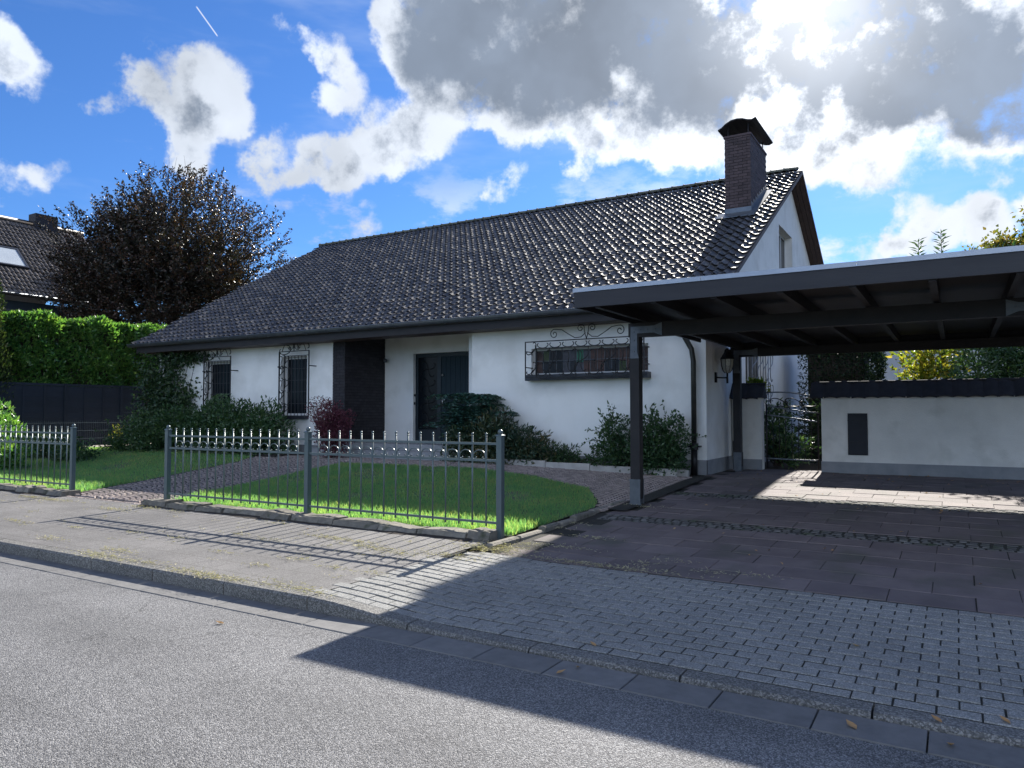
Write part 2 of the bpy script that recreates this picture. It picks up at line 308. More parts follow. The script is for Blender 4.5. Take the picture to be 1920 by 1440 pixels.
M['coping'] = pmat('dark_coping_tile', (.020, .020, .026), (.034, .033, .039), rough=.85, scale=7, rnd=.2)
M['nwall'] = pmat('neighbour_dark_cladding', (.02, .033, .045), (.03, .045, .058), rough=.6, scale=4, stretch=(6, 6, .7))
M['nwall2'] = pmat('neighbour_plaster', (.50, .52, .55), (.44, .46, .49), rough=.9, scale=2, bump=.1, bscale=90)
M['gravel'] = pmat('pale_gravel', (.42, .38, .32), (.52, .47, .40), rough=1, scale=30, bump=1.0, bscale=90)
M['skylight'] = pmat('skylight_glass', (.35, .39, .43), (.40, .44, .47), rough=.08, scale=1, spec=.9)
M['amber'] = pmat('amber_glass', (.40, .25, .09), (.48, .30, .12), rough=.25, scale=6, spec=.6)
M['brass'] = pmat('door_handle_metal', (.4, .4, .4), rough=.3, metal=.8)
M['lampglass'] = pmat('lamp_crackle_glass', (.25, .24, .21), (.42, .40, .34), rough=.2, scale=40, spec=.8)
def stained(name, col): return pmat(name, col, [c * .55 for c in col], rough=.3, scale=14, bump=.3, bscale=40, spec=.25)
SG = [stained('stained_glass_' + n, c) for n, c in (('brown', (.075, .045, .038)), ('smoke', (.025, .028, .035)), ('grey', (.085, .085, .10)), ('green', (.05, .22, .13)),
      ('rose', (.11, .06, .05)), ('olive', (.055, .075, .03)), ('dark', (.014, .017, .022)))]
M['beech'] = leafmat('copper_beech_leaf', [(0.0182, 0.0234, 0.013), (0.0286, 0.026, 0.0169), (0.0546, 0.0338, 0.0234), (0.1105, 0.052, 0.0338)], rough=.38, trans=.2, tcol=1.3, spec=.5)
M['laurel'] = leafmat('laurel_leaf', [(.045, .12, .04), (.07, .17, .045), (.11, .21, .05), (.16, .25, .06)], rough=.32, trans=.38, tcol=2.0, spec=.5)
M['shrub'] = leafmat('shrub_leaf', [(0.021, 0.051, 0.024), (0.033, 0.078, 0.033), (0.0525, 0.105, 0.042), (0.0825, 0.1275, 0.045)], rough=.38, trans=.28, tcol=1.5, spec=.45)
M['rhodo'] = leafmat('rhododendron_leaf', [(0.021, 0.048, 0.033), (0.036, 0.072, 0.045), (0.0675, 0.09, 0.045), (0.15, 0.105, 0.045)], rough=.38, trans=.22, tcol=1.3, spec=.45)
M['mahonia'] = leafmat('mahonia_leaf', [(0.0192, 0.0576, 0.0512), (0.032, 0.088, 0.072), (0.0544, 0.12, 0.088)], rough=.38, trans=.2, tcol=1.3, spec=.45)
M['barberry'] = leafmat('barberry_leaf', [(0.0665, 0.0228, 0.0418), (0.1235, 0.0342, 0.0608), (0.19, 0.057, 0.0855), (0.095, 0.076, 0.057)], rough=.5, trans=.3, tcol=1.3)
M['ivy'] = leafmat('ivy_leaf', [(0.0156, 0.0364, 0.0208), (0.026, 0.0585, 0.026), (0.0585, 0.091, 0.0325)], rough=.4, trans=.25, tcol=1.5)
M['conifer'] = leafmat('conifer_foliage', [(.014, .030, .012), (.03, .055, .016), (.06, .075, .02)], rough=.6, trans=.25, tcol=1.6)
M['cypress'] = leafmat('cypress_foliage', [(.010, .022, .012), (.016, .034, .016), (.03, .055, .02)], rough=.6, trans=.2, tcol=1.5)
M['yellowleaf'] = leafmat('yellow_green_leaf', [(.05, .09, .015), (.11, .15, .02), (.20, .19, .03), (.26, .20, .04)], rough=.4, trans=.5, tcol=1.7)
M['treeleaf'] = leafmat('autumn_tree_leaf', [(.05, .065, .015), (.08, .09, .02), (.12, .11, .03), (.15, .09, .03)], rough=.5, trans=.45, tcol=1.7)
M['deadleaf'] = leafmat('fallen_leaf', [(.30, .14, .06), (.38, .22, .10), (.42, .30, .16)], rough=.7, trans=.2, tcol=1.0)

# ------------------------------------------------------------------ mesh helpers
class MB:
    def __init__(s): s.v = []; s.f = []
    def add(s, vs, fs):
        o = len(s.v); s.v += [tuple(map(float, p)) for p in vs]; s.f += [tuple(i + o for i in q) for q in fs]; return s
    def box(s, x0, x1, y0, y1, z0, z1):
        return s.add([(x0, y0, z0), (x1, y0, z0), (x1, y1, z0), (x0, y1, z0), (x0, y0, z1), (x1, y0, z1), (x1, y1, z1), (x0, y1, z1)],
                     [(0, 3, 2, 1), (4, 5, 6, 7), (0, 1, 5, 4), (1, 2, 6, 5), (2, 3, 7, 6), (3, 0, 4, 7)])
    def hexa(s, p):  # 8 points, bottom ring then top ring
        return s.add(p, [(0, 3, 2, 1), (4, 5, 6, 7), (0, 1, 5, 4), (1, 2, 6, 5), (2, 3, 7, 6), (3, 0, 4, 7)])
    def cbox(s, x0, x1, y0, y1, z0, z1, c=.006):  # box with chamfered top edges
        return s.add([(x0, y0, z0), (x1, y0, z0), (x1, y1, z0), (x0, y1, z0), (x0, y0, z1 - c), (x1, y0, z1 - c), (x1, y1, z1 - c), (x0, y1, z1 - c),
                      (x0 + c, y0 + c, z1), (x1 - c, y0 + c, z1), (x1 - c, y1 - c, z1), (x0 + c, y1 - c, z1)],
                     [(8, 9, 10, 11), (0, 1, 5, 4), (1, 2, 6, 5), (2, 3, 7, 6), (3, 0, 4, 7), (4, 5, 9, 8), (5, 6, 10, 9), (6, 7, 11, 10), (7, 4, 8, 11)])
    def tube(s, pts, r, n=6, cap=True):
        P = [Vector(p) for p in pts]; m = len(P)
        rr = r if isinstance(r, (list, tuple)) else [r] * m
        up = Vector((0, 0, 1)); ring = []; prev = None
        for i in range(m):
            d = (P[min(i + 1, m - 1)] - P[max(i - 1, 0)])
            if d.length < 1e-9: d = Vector((0, 0, 1))
            d.normalize()
            if prev is None: a = d.cross(up) if abs(d.z) < .95 else d.cross(Vector((0, 1, 0)))
            else: a = prev - d * prev.dot(d)
            if a.length < 1e-6: a = d.orthogonal()
            a.normalize(); prev = a; b = d.cross(a)
            ring.append([P[i] + (a * math.cos(2 * math.pi * k / n) + b * math.sin(2 * math.pi * k / n)) * rr[i] for k in range(n)])
        vs = [q for rg in ring for q in rg]
        fs = [(i * n + k, i * n + (k + 1) % n, (i + 1) * n + (k + 1) % n, (i + 1) * n + k) for i in range(m - 1) for k in range(n)]
        if cap: fs += [tuple(range(n))[::-1], tuple((m - 1) * n + k for k in range(n))]
        return s.add(vs, fs)
    def lathe(s, c, prof, n=12):
        vs = [(c[0] + r * math.cos(2 * math.pi * k / n), c[1] + r * math.sin(2 * math.pi * k / n), c[2] + z) for r, z in prof for k in range(n)]
        m = len(prof)
        fs = [(i * n + k, i * n + (k + 1) % n, (i + 1) * n + (k + 1) % n, (i + 1) * n + k) for i in range(m - 1) for k in range(n)]
        fs += [tuple(range(n))[::-1], tuple((m - 1) * n + k for k in range(n))]
        return s.add(vs, fs)
    def ball(s, c, r, n=8, k=5):
        return s.lathe(c, [(max(r * math.sin(math.pi * i / k), r * .02), -r * math.cos(math.pi * i / k)) for i in range(k + 1)], n)
    def grid(s, fn, nu, nv):
        vs = [fn(i / nu, j / nv) for j in range(nv + 1) for i in range(nu + 1)]
        return s.add(vs, [(j * (nu + 1) + i, j * (nu + 1) + i + 1, (j + 1) * (nu + 1) + i + 1, (j + 1) * (nu + 1) + i) for j in range(nv) for i in range(nu)])
    def mesh(s, name, mat, smooth=False):
        me = bpy.data.meshes.new(name); me.from_pydata(s.v, [], s.f); me.materials.append(mat)
        if smooth: me.polygons.foreach_set('use_smooth', [True] * len(me.polygons))
        me.update(); return me
    def build(s, name, mat, parent=None, smooth=False, **k):
        return link(name, s.mesh(name, mat, smooth), parent, **k)
def link(name, me, parent=None, loc=None, kind=None, label=None, cat=None, group=None, rot=None):
    o = bpy.data.objects.new(name, me); COL.objects.link(o)
    if loc is not None: o.location = loc
    if rot is not None: o.rotation_euler = rot
    if parent is not None: attach(o, parent)
    tag(o, label, cat, group, kind); return o
OFF = {}
def attach(o, p):
    o.parent = p
    off = OFF.get(p.name, Vector((0, 0, 0)))
    o.matrix_parent_inverse = Matrix.Translation(-off); OFF[o.name] = o.location.copy()
def tag(o, label=None, cat=None, group=None, kind=None):
    for k, v in (('label', label), ('category', cat), ('group', group), ('kind', kind)):
        if v: o[k] = v
    return o
def thing(name, loc, label, cat, group=None):
    o = bpy.data.objects.new(name, None); COL.objects.link(o); o.location = loc; o.empty_display_size = .2
    OFF[o.name] = Vector(loc); tag(o, label, cat, group); return o
def tri_mesh(name, V, T, mat, parent=None, smooth=False, **k):
    me = bpy.data.meshes.new(name); V = np.asarray(V, dtype=np.float32); T = np.asarray(T, dtype=np.int32)
    me.vertices.add(len(V)); me.vertices.foreach_set('co', V.ravel())
    n = T.shape[1]
    me.loops.add(T.size); me.loops.foreach_set('vertex_index', T.ravel())
    me.polygons.add(len(T)); me.polygons.foreach_set('loop_start', np.arange(0, T.size, n, dtype=np.int32))
    me.polygons.foreach_set('loop_total', np.full(len(T), n, dtype=np.int32))
    if smooth: me.polygons.foreach_set('use_smooth', np.ones(len(T), dtype=bool))
    me.materials.append(mat); me.update(calc_edges=True); me.validate()
    return link(name, me, parent, **k)
def unit(a): return a / np.maximum(np.linalg.norm(a, axis=-1, keepdims=True), 1e-9)
def leaf_mesh(name, P, D, L, W, mat, parent=None, nb=.5, **k):
    P = np.asarray(P); n = len(P); D = unit(np.asarray(D))
    R = RNG.normal(size=(n, 3)); R[:, 2] += nb
    S = unit(np.cross(D, R)); Nn = np.cross(S, D)
    L = np.broadcast_to(np.asarray(L), (n,))[:, None]; W = np.broadcast_to(np.asarray(W), (n,))[:, None]
    V = np.stack([P, P + D * L * .45 + S * W * .5 + Nn * W * .18, P + D * L - Nn * L * .1, P + D * L * .45 - S * W * .5 + Nn * W * .18], 1).reshape(-1, 3)
    b = np.arange(n)[:, None] * 4
    T = np.concatenate([b + [0, 1, 2], b + [0, 2, 3]], 1).reshape(-1, 3)
    return tri_mesh(name, V, T, mat, parent, **k)
def ss(t): t = min(max(t, 0), 1); return t * t * (3 - 2 * t)
def lerp_tab(tab, x):
    if x <= tab[0][0]: return tab[0][1]
    for (a, b), (c, d) in zip(tab, tab[1:]):
        if x <= c: return b + (d - b) * (x - a) / (c - a)
    return tab[-1][1]

# ------------------------------------------------------------------ ground heights
DRIVE = [(4.2, .035), (6.45, .10), (10.1, .225), (14.0, .385), (15.5, .385), (30, .42)]
GARD = [(7.2, .165), (10.0, .255), (13.0, .385), (16, .40)]
def zdrive(Y): return lerp_tab(DRIVE, Y)
def zgard(X, Y):
    b = lerp_tab(GARD, Y); return b + .10 * ss((-4.3 - X) / 5) * ss((Y - 8.5) / 4.5)
def zside(X, Y):
    t = ss((X + 4.5) / 1.3)
    return (1 - t) * (.11 + .012 * (Y - 4.35)) + t * zdrive(Y)

def sheet(name, poly_fn, x0, x1, y0, y1, nx, ny, zf, mat, dz=0.0, **k):
    b = MB(); b.grid(lambda u, v: (x0 + (x1 - x0) * u, y0 + (y1 - y0) * v, zf(x0 + (x1 - x0) * u, y0 + (y1 - y0) * v) + dz), nx, ny)
    return b.build(name, mat, None, True, **k)

# big ground sheet to the horizon, with a hole-free low plane under everything
b = MB()
R0 = 3000
b.add([(-R0, -R0, -.06), (R0, -R0, -.06), (R0, R0, -.06), (-R0, R0, -.06)], [(0, 1, 2, 3)])
b.build('ground', M['ground'], kind='structure', label='grassy ground reaching to the horizon')
sheet('garden_ground', None, -60, 45, 6.9, 70, 60, 40, lambda X, Y: zgard(X, Y) - .05 if Y > 7 else .06, M['soil'], kind='structure', label='dark garden soil under lawn and beds')
b = MB(); b.add([(-80, -4.2, -.0), (60, -4.2, 0), (60, 3.93, 0), (-80, 3.93, 0)], [(0, 1, 2, 3)])
b.build('road', M['road'], kind='structure', label='grey asphalt road in front of the house')

# ------------------------------------------------------------------ gutter strip, kerb, pavement
kerb = thing('kerb', (0, 4.2, 0), None, None); kerb['kind'] = 'structure'; kerb['label'] = 'concrete kerb stones along the road'
KJ = -4.40
def kerb_top(X): return .11 - .075 * ss((X + 4.42) / 1.35)
for i in range(-24, 9):
    x0 = KJ + i + .006; x1 = KJ + i + 1 - .006
    b = MB(); n = 4
    for k in range(n):
        a, c = x0 + (x1 - x0) * k / n, x0 + (x1 - x0) * (k + 1) / n
        za, zc = kerb_top(a), kerb_top(c); ch = .018
        o = len(b.v)
        for X, z in ((a, za), (c, zc)):
            b.v += [(X, 4.20, -.05), (X, 4.20, z - ch), (X, 4.20 + ch, z), (X, 4.345, z), (X, 4.345, -.05)]
        for q in range(4): b.f.append((o + q, o + 5 + q, o + 6 + q, o + 1 + q))
        if k == 0: b.f.append((o + 4, o + 3, o + 2, o + 1, o))
        if k == n - 1: b.f.append((o + 5, o + 6, o + 7, o + 8, o + 9))
    b.build('kerb_stone', M['kerb'], kerb)
gs = thing('gutter_strip', (0, 4.05, 0), None, None); gs['kind'] = 'structure'; gs['label'] = 'strip of concrete gutter slabs beside the kerb'
for i in range(-40, 16):
    x0 = -4.15 + i * .5 + .004; x1 = x0 + .492
    MB().cbox(x0, x1, 3.915, 4.195, -.05, .006 + random.uniform(-.0015, .0015), .004).build('gutter_slab', M['gutterstrip'], gs)
sheet('pavement', None, -80, -4.42, 4.352, 6.92, 90, 6, zside, M['walk'], kind='structure', label='grey footpath between road and garden fence')
sheet('paving_bed', None, -4.42, 6, 4.352, 16.2, 90, 110, lambda X, Y: (zside(X, Y) if Y < 6.5 else zdrive(Y)), M['joint'], dz=-.0065, kind='structure', label='dark bedding in the joints of the driveway')

def piece_field(parent, specs, names, mats, meshes, limit=300, stuffname='paving_rest', zf=None):
    """specs: list of (x, y, z, pitch, mesh key); nearest `limit` become parts, the rest one joined part"""
    specs.sort(key=lambda s: (s[0] ** 2 + s[1] ** 2))
    rest = MB()
    for i, (x, y, z, pit, key, rz) in enumerate(specs):
        rol = 0.0
        if zf: pit = math.atan((zf(x, y + .05) - zf(x, y - .05)) / .1); rol = math.atan((zf(x + .1, y) - zf(x - .1, y)) / .2)
        if i < limit:
            link(names, meshes[key], parent, loc=(x, y, z), rot=(pit, -rol + random.uniform(-.006, .006), rz))
        else:
            me = meshes[key]; c, s_ = math.cos(rz), math.sin(rz)
            o = len(rest.v)
            for v in me.vertices: rest.v.append((x + v.co.x * c - v.co.y * s_, y + v.co.x * s_ + v.co.y * c, z + v.co.z + v.co.y * math.tan(pit) + v.co.x * math.tan(rol)))
            for p in me.polygons: rest.f.append(tuple(q + o for q in p.vertices))
    if rest.v: rest.build(stuffname, mats, parent, kind='stuff')

# apron of grey pavers
apron = thing('driveway_apron', (-2, 5.4, .06), None, None); apron['kind'] = 'structure'; apron['label'] = 'grey concrete block paving across the footpath'
pm = {}
for k in range(4):
    b = MB(); j = lambda: random.uniform(-.0025, .0025)
    b.cbox(-.0955 + j(), .0955 + j(), -.0485 + j(), .0485 + j(), -.05, 0, .004); pm[k] = b.mesh('paver', M['paver'])
sp = []
y = 4.352 + .058; r = 0
while y < 6.43:
    x = -4.42 - (.0 if r % 2 else .1) + .1
    lim = 5.2
    while x < lim:
        if x > -4.5 + max(0, (y - 5.6)) * .35:
            sp.append((x, y, zside(x, y) + random.uniform(-.003, .003), .027, random.randrange(4), random.uniform(-.008, .008)))
        x += .2
    y += .1155; r += 1
piece_field(apron, sp, 'paver', M['paver'], pm, 300, 'paver_rest', zside)
# red slabs of the driveway with two cobble bands
drive = thing('driveway', (-2, 11, .25), None, None); drive['kind'] = 'structure'; drive['label'] = 'driveway of worn reddish concrete slabs under the carport'
sm = {}
for k in range(5):
    b = MB(); j = lambda: random.uniform(-.003, .003)
    b.cbox(-.296 + j(), .296 + j(), -.196 + j(), .196 + j(), -.05, 0, .004); sm[k] = b.mesh('slab', M['slab'])
sp = []; cob = MB()
y = 6.46; r = 0
def cobrow(y):
    x = -4.05
    while x < 4.5:
        w = random.uniform(.085, .13)
        if x > -4.1: cob.cbox(x, x + w - .014, y - .045 + random.uniform(-.008, .008), y + .045, zdrive(y) - .05, zdrive(y) + random.uniform(-.006, .004), .012)
        x += w
while y < 16.1:
    if abs(y - 9.06) < .2 or abs(y - 11.3) < .2:
        for q in range(4): cobrow(y + .05 + q * .103)
        y += .42; continue
    yc = y + .2; pit = math.atan((zdrive(yc + .2) - zdrive(yc - .2)) / .4)
    x = -4.5 + (.3 if r % 2 else 0) + .1
    while x < 4.6:
        if x - .3 > -4.25 and not (yc > 15.6 and x > -2.2):
            sp.append((x, yc, zdrive(yc) + random.uniform(-.004, .004), pit + random.uniform(-.006, .006), random.randrange(5), random.uniform(-.005, .005)))
        x += .6
    y += .4; r += 1
piece_field(drive, sp, 'slab', M['slab'], sm, 300, 'slab_rest')
cob.build('cobble_band', M['cobble'], drive, kind='stuff')

# ------------------------------------------------------------------ lawn, path, grass
def path_left(Y): return lerp_tab([(7.0, -13.1), (8.5, -13.7), (9.9, -14.2), (11.7, -14.6), (13.4, -15.6)], Y)
def path_right(Y): return lerp_tab([(6.7, -10.5), (7.4, -10.55), (8.7, -11.2), (10.9, -11.6), (12.3, -11.7), (13.4, -11.7)], Y)
def lawn_far(X): return lerp_tab([(-12, 12.1), (-10.7, 12.25), (-8.2, 12.35), (-6.7, 11.95), (-5.2, 11.1), (-4.5, 9.9), (-4.3, 9.3)], X)
def in_lawn(X, Y):
    if Y < 7.22: return 0
    if X > path_left(Y) and X < path_right(Y): return 0
    if X >= path_right(Y): return 1 if (X < -4.34 and Y < lawn_far(X)) else 0
    return 2 if (X > -23.2 and Y < 13.0) else 0
lw = MB()
def lawn_strip(f0, f1, y0, y1, n, m_):
    def fn(u, v):
        Y = y0 + (y1 - y0) * v; X = f0(Y) + (f1(Y) - f0(Y)) * u; return (X, Y, zgard(X, Y))
    lw.grid(fn, n, m_)
def right_lim(Y):
    xs = [x for x in np.arange(-12, -4.3, .05) if lawn_far(x) > Y]
    return min(-4.34, max(xs)) if xs else -11.0
lawn_strip(path_right, right_lim, 7.18, 12.3, 30, 26)
lawn_strip(lambda Y: -23.4, path_left, 7.18, 13.0, 40, 26)
lw.build('lawn', M['lawn'], None, True, kind='structure', label='front lawn split by the cobbled path')
# cobbled path with arched courses
pb = MB()
pb.grid(lambda u, v: ((path_left(6.9 + 6.6 * v) - .05) * (1 - u) + (path_right(6.9 + 6.6 * v) + .05) * u, 6.9 + 6.6 * v,
                      max(zgard((path_left(6.9 + 6.6 * v)) * (1 - u) + path_right(6.9 + 6.6 * v) * u, 6.9 + 6.6 * v), .135) - .004 - (.03 if v < .05 else 0)), 12, 24)
pb.grid(lambda u, v: (-16 + 12.1 * u, 9.5 + 4.3 * v, zgard(-16 + 12.1 * u, 9.5 + 4.3 * v) - .012), 40, 14)
path = pb.build('garden_path', M['joint'], None, True, kind='structure', label='cobbled path from the gate opening to the front door')
cb = MB()
def in_path(X, Y):
    if 7.03 < Y < 13.4 and path_left(Y) + .03 < X < path_right(Y) - .03: return True
    return Y < 13.38 and -11.9 < X < -4.12 and Y > lawn_far(X) + .06
def in_path2(X, Y): return in_path(X, Y)
band = 1.25
for bi in range(-14, -2):
    xc = bi * band + .6
    for k in range(-6, 78):
        yb = 6.8 + k * .1
        ns = 13
        for q in range(ns):
            u = (q + .5) / ns * 2 - 1
            X = xc + u * band / 2; Y = yb + .32 * (1 - u * u)
            if not in_path2(X, Y): continue
            sl = -.32 * 2 * u / (band / 2); an = math.atan(sl); c, s_ = math.cos(an), math.sin(an)
            hw, hh = .041 + random.uniform(-.004, .004), .040 + random.uniform(-.005, .003)
            z = max(zgard(X, Y), .14 if Y < 7.4 else 0) + random.uniform(-.003, .003) + .003
            o = len(cb.v)
            for (zz, f) in ((-.03, 1), (0.0, .72)):
                for a, e in ((-1, -1), (1, -1), (1, 1), (-1, 1)):
                    dx, dy = a * hw * f, e * hh * f; cb.v.append((X + dx * c - dy * s_, Y + dx * s_ + dy * c, z + zz))
            cb.f += [(o + 4, o + 5, o + 6, o + 7), (o, o + 1, o + 5, o + 4), (o + 1, o + 2, o + 6, o + 5), (o + 2, o + 3, o + 7, o + 6), (o + 3, o, o + 4, o + 7)]
x = -13.0
while x < -10.6:
    w = random.uniform(.09, .12); cb.cbox(x, x + w - .012, 6.90, 6.985, .08, .146 + random.uniform(-.003, .003), .012); x += w
cb.build('path_cobbles', M['pathcobble'], path, kind='stuff')
# edging stones between lawn and driveway
ed = thing('lawn_edging', (-4.3, 8, .2), None, None); ed['kind'] = 'structure'; ed['label'] = 'mossy edging stones between lawn and driveway'
y = 6.62
while y < 10.2:
    l = random.uniform(.38, .6)
    x = -4.26 + random.uniform(-.02, .02)
    z = zgard(x, y) if y > 7.2 else .16
    b = MB(); b.cbox(x - .05, x + .05, y, y + l - .02, zdrive(y) - .05, z + .015 + random.uniform(-.015, .015), .02)
    b.build('edging_stone', M['stone'], ed); y += l
b = MB(); b.cbox(-4.05, -3.97, 10.35, 13.2, .1, .235, .01)
for y in np.arange(10.35, 13.3, .5):
    MB().cbox(-4.10, -4.02, y, y + .492, zdrive(y) - .06, zdrive(y + .25) + .012, .006).build('edging_stone', M['edging'], ed)

def grass_blades(name, N, x0, x1, y0, y1, hmin, hmax, wid, test):
    X = RNG.uniform(x0, x1, N); Y = RNG.uniform(y0, y1, N)
    keep = np.array([test(a, b_) for a, b_ in zip(X, Y)]); X, Y = X[keep], Y[keep]
    worn = np.sin(X * 1.7 + 1.3 * np.sin(Y * 1.1)) * np.sin(Y * 2.3 + X * .6 + 1) + .5 * np.sin(X * 4.1 + Y * 3.3)
    kp = RNG.uniform(0, 1, len(X)) > np.clip((worn - .45) * 1.1, 0, .72) * (Y > 8.6); X, Y = X[kp], Y[kp]
    Z = np.array([zgard(a, b_) for a, b_ in zip(X, Y)]); n = len(X)
    h = RNG.uniform(hmin, hmax, n); an = RNG.uniform(0, 2 * math.pi, n); le = RNG.uniform(.1, .8, n) * h
    la = RNG.uniform(0, 2 * math.pi, n); w = wid * RNG.uniform(.7, 1.3, n)
    P = np.stack([X, Y, Z], 1); S = np.stack([np.cos(an), np.sin(an), np.zeros(n)], 1) * w[:, None] * .5
    T_ = P + np.stack([np.cos(la) * le, np.sin(la) * le, h], 1); Mi = P * .5 + T_ * .5 + np.array([0, 0, .12]) * h[:, None]
    V = np.stack([P - S, P + S, Mi + S * .7, Mi - S * .7, T_], 1).reshape(-1, 3)
    bb = np.arange(n)[:, None] * 5
    T = np.concatenate([bb + [0, 1, 2], bb + [0, 2, 3], bb + [3, 2, 4]], 1).reshape(-1, 3)
    return V, T
Vs, Ts, o = [], [], 0
for args in ((95000, -11.8, -4.34, 7.2, 12.4, .03, .06, .008, lambda a, c: in_lawn(a, c) == 1),
             (60000, -23.2, -13.0, 7.2, 13.0, .03, .065, .011, lambda a, c: in_lawn(a, c) == 2),
             (16000, -11.5, -4.34, 7.2, 8.2, .05, .12, .008, lambda a, c: in_lawn(a, c) == 1),
             (13000, -20, -13.0, 7.2, 8.5, .05, .13, .009, lambda a, c: in_lawn(a, c) == 2)):
    V, T = grass_blades('g', *args); Vs.append(V); Ts.append(T + o); o += len(V)
tri_mesh('grass', np.concatenate(Vs), np.concatenate(Ts), M['grass'], kind='stuff', label='short green grass of the front lawn', cat=None)

# ------------------------------------------------------------------ fence
FY = 7.1
def scroll(a, b_, k='C', curl=5.2, n=34, bend=1.0):
    """planar scroll from a to b (2-D), curled at both ends"""
    th = 0; p = [0, 0]; pts = []
    for i in range(n):
        s_ = i / (n - 1) * 2 - 1
        kap = (.9 * bend + curl * abs(s_) ** 3.2 * 2.2)
        if k == 'S': kap *= (1 if s_ > 0 else -1)
        pts.append((p[0], p[1])); st = 1 / n
        th += kap * st * 2.0; p[0] += math.cos(th) * st; p[1] += math.sin(th) * st
    P = np.array(pts); A, B = P[0], P[-1]; d = B - A; D = np.array(b_) - np.array(a)
    sc = np.linalg.norm(D) / np.linalg.norm(d); an = math.atan2(D[1], D[0]) - math.atan2(d[1], d[0]); c, s_ = math.cos(an), math.sin(an)
    Q = (P - A) @ np.array([[c, s_], [-s_, c]]) * sc + np.array(a)
    return [tuple(q) for q in Q]
def spiral(cx, cz, r0, r1, a0, turns, n=22):
    return [(cx + (r0 + (r1 - r0) * i / (n - 1)) * math.cos(a0 + turns * 2 * math.pi * i / (n - 1)), cz + (r0 + (r1 - r0) * i / (n - 1)) * math.sin(a0 + turns * 2 * math.pi * i / (n - 1))) for i in range(n)]
post_me = MB().box(-.034, .034, -.034, .034, -.12, 1.12).mesh('post', M['fence'])
capb = MB(); capb.add([(-.042, -.042, 1.121), (.042, -.042, 1.121), (.042, .042, 1.121), (-.042, .042, 1.121), (-.042, -.042, 1.133), (.042, -.042, 1.133), (.042, .042, 1.133), (-.042, .042, 1.133), (-.012, -.012, 1.148), (.012, -.012, 1.148), (.012, .012, 1.148), (-.012, .012, 1.148)],
        [(0, 3, 2, 1), (0, 1, 5, 4), (1, 2, 6, 5), (2, 3, 7, 6), (3, 0, 4, 7), (4, 5, 9, 8), (5, 6, 10, 9), (6, 7, 11, 10), (7, 4, 8, 11), (8, 9, 10, 11)])
cap_me = capb.mesh('post_cap', M['fence'])
ball_me = MB().ball((0, 0, 1.168), .031, 12, 8).mesh('ball_finial', M['fence'], True)
picket_me = MB().tube([(0, 0, .10), (0, 0, 1.135)], .0105, 8).mesh('picket', M['fence'], True)
pball_me = MB().add([], []).ball((0, 0, 1.142), .0165, 8, 6).lathe((0, 0, 0), [(.0115, 1.105), (.013, 1.112), (.0115, 1.119)], 8).mesh('picket_finial', M['fence'], True)
def fence_scroll_mesh(w):
    b = MB()
    pts = []
    pts += [(x, z) for x, z in spiral(-w * .30, .905, .006, w * .20, math.radians(-60), -.62, 10)]
    pts = spiral(-w * .27, .893, .010, .022, math.radians(20), -.55, 8)
    arc = [(-w * .44 * math.cos(t) * 1.0, .885 + .075 * math.sin(t)) for t in np.linspace(math.radians(-18), math.radians(198), 18)]
    pts = [(-w * .26, .868), (-w * .33, .858)] + arc + [(w * .33, .858), (w * .26, .868)]
    b.tube([(x, 0, z) for x, z in pts], .0065, 5)
    b.ball((-w * .24, 0, .874), .011, 7, 4); b.ball((w * .24, 0, .874), .011, 7, 4)
    return b.mesh('fence_scroll', M['fence'], True)
def make_fence(name, posts, npick, z0, label, grp):
    f = thing(name, (sum(posts) / len(posts), FY, z0), label, 'fence', grp)
    for X in posts:
        o = link('post', post_me, f, loc=(X, FY, z0)); link('post_cap', cap_me, o, loc=(X, FY, z0)).matrix_parent_inverse = Matrix.Translation((-X, -FY, -z0))
        q = link('ball_finial', ball_me, o, loc=(X, FY, z0)); q.matrix_parent_inverse = Matrix.Translation((-X, -FY, -z0))
    for a, c in zip(posts, posts[1:]):
        lo, hi = min(a, c), max(a, c)
        for zz, hh in ((1.035, .013), (.845, .013), (.145, .012)):
            MB().box(lo + .036, hi - .036, FY - .016, FY + .016, z0 + zz - hh, z0 + zz + hh).build('rail', M['fence'], f)
        st = (hi - lo) / (npick + 1) ; sme = fence_scroll_mesh(st)
        for i in range(npick):
            X = lo + st * (i + 1)
            o = link('picket', picket_me, f, loc=(X, FY, z0))
            q = link('picket_finial', pball_me, o, loc=(X, FY, z0)); q.matrix_parent_inverse = Matrix.Translation((-X, -FY, -z0))
            if i < npick - 1: link('fence_scroll', sme, f, loc=(X + st / 2, FY, z0))
    return f
make_fence('picket_fence', [-4.42, -7.45, -10.48], 15, .17, 'grey-green metal picket fence right of the gate opening, with ball finials', 'front garden fences')
make_fence('picket_fence', [-13.14, -15.87, -18.6, -21.4], 13, .17, 'grey-green metal picket fence left of the gate opening', 'front garden fences')
dirtb = MB(); xs = np.arange(-24, -4.6, .09); prev = None
for xa_ in xs:
    if -12.95 < xa_ < -10.8: prev = None; continue
    w_ = .07 + .07 * (math.sin(xa_ * 2.1) * .5 + .5) * (math.sin(xa_ * 5.3 + 1) * .5 + .5) + random.uniform(0, .035)
    q_ = [(xa_, 6.90 - w_, zside(xa_, 6.8) + .003), (xa_, 6.92, zside(xa_, 6.9) + .02)]
    if prev: o_ = len(dirtb.v); dirtb.v += prev + q_; dirtb.f.append((o_, o_ + 2, o_ + 3, o_ + 1))
    prev = q_
dirtb.build('soil_drift', M['soil'], None, kind='structure', label='dark soil washed up along the foot of the fence stones')
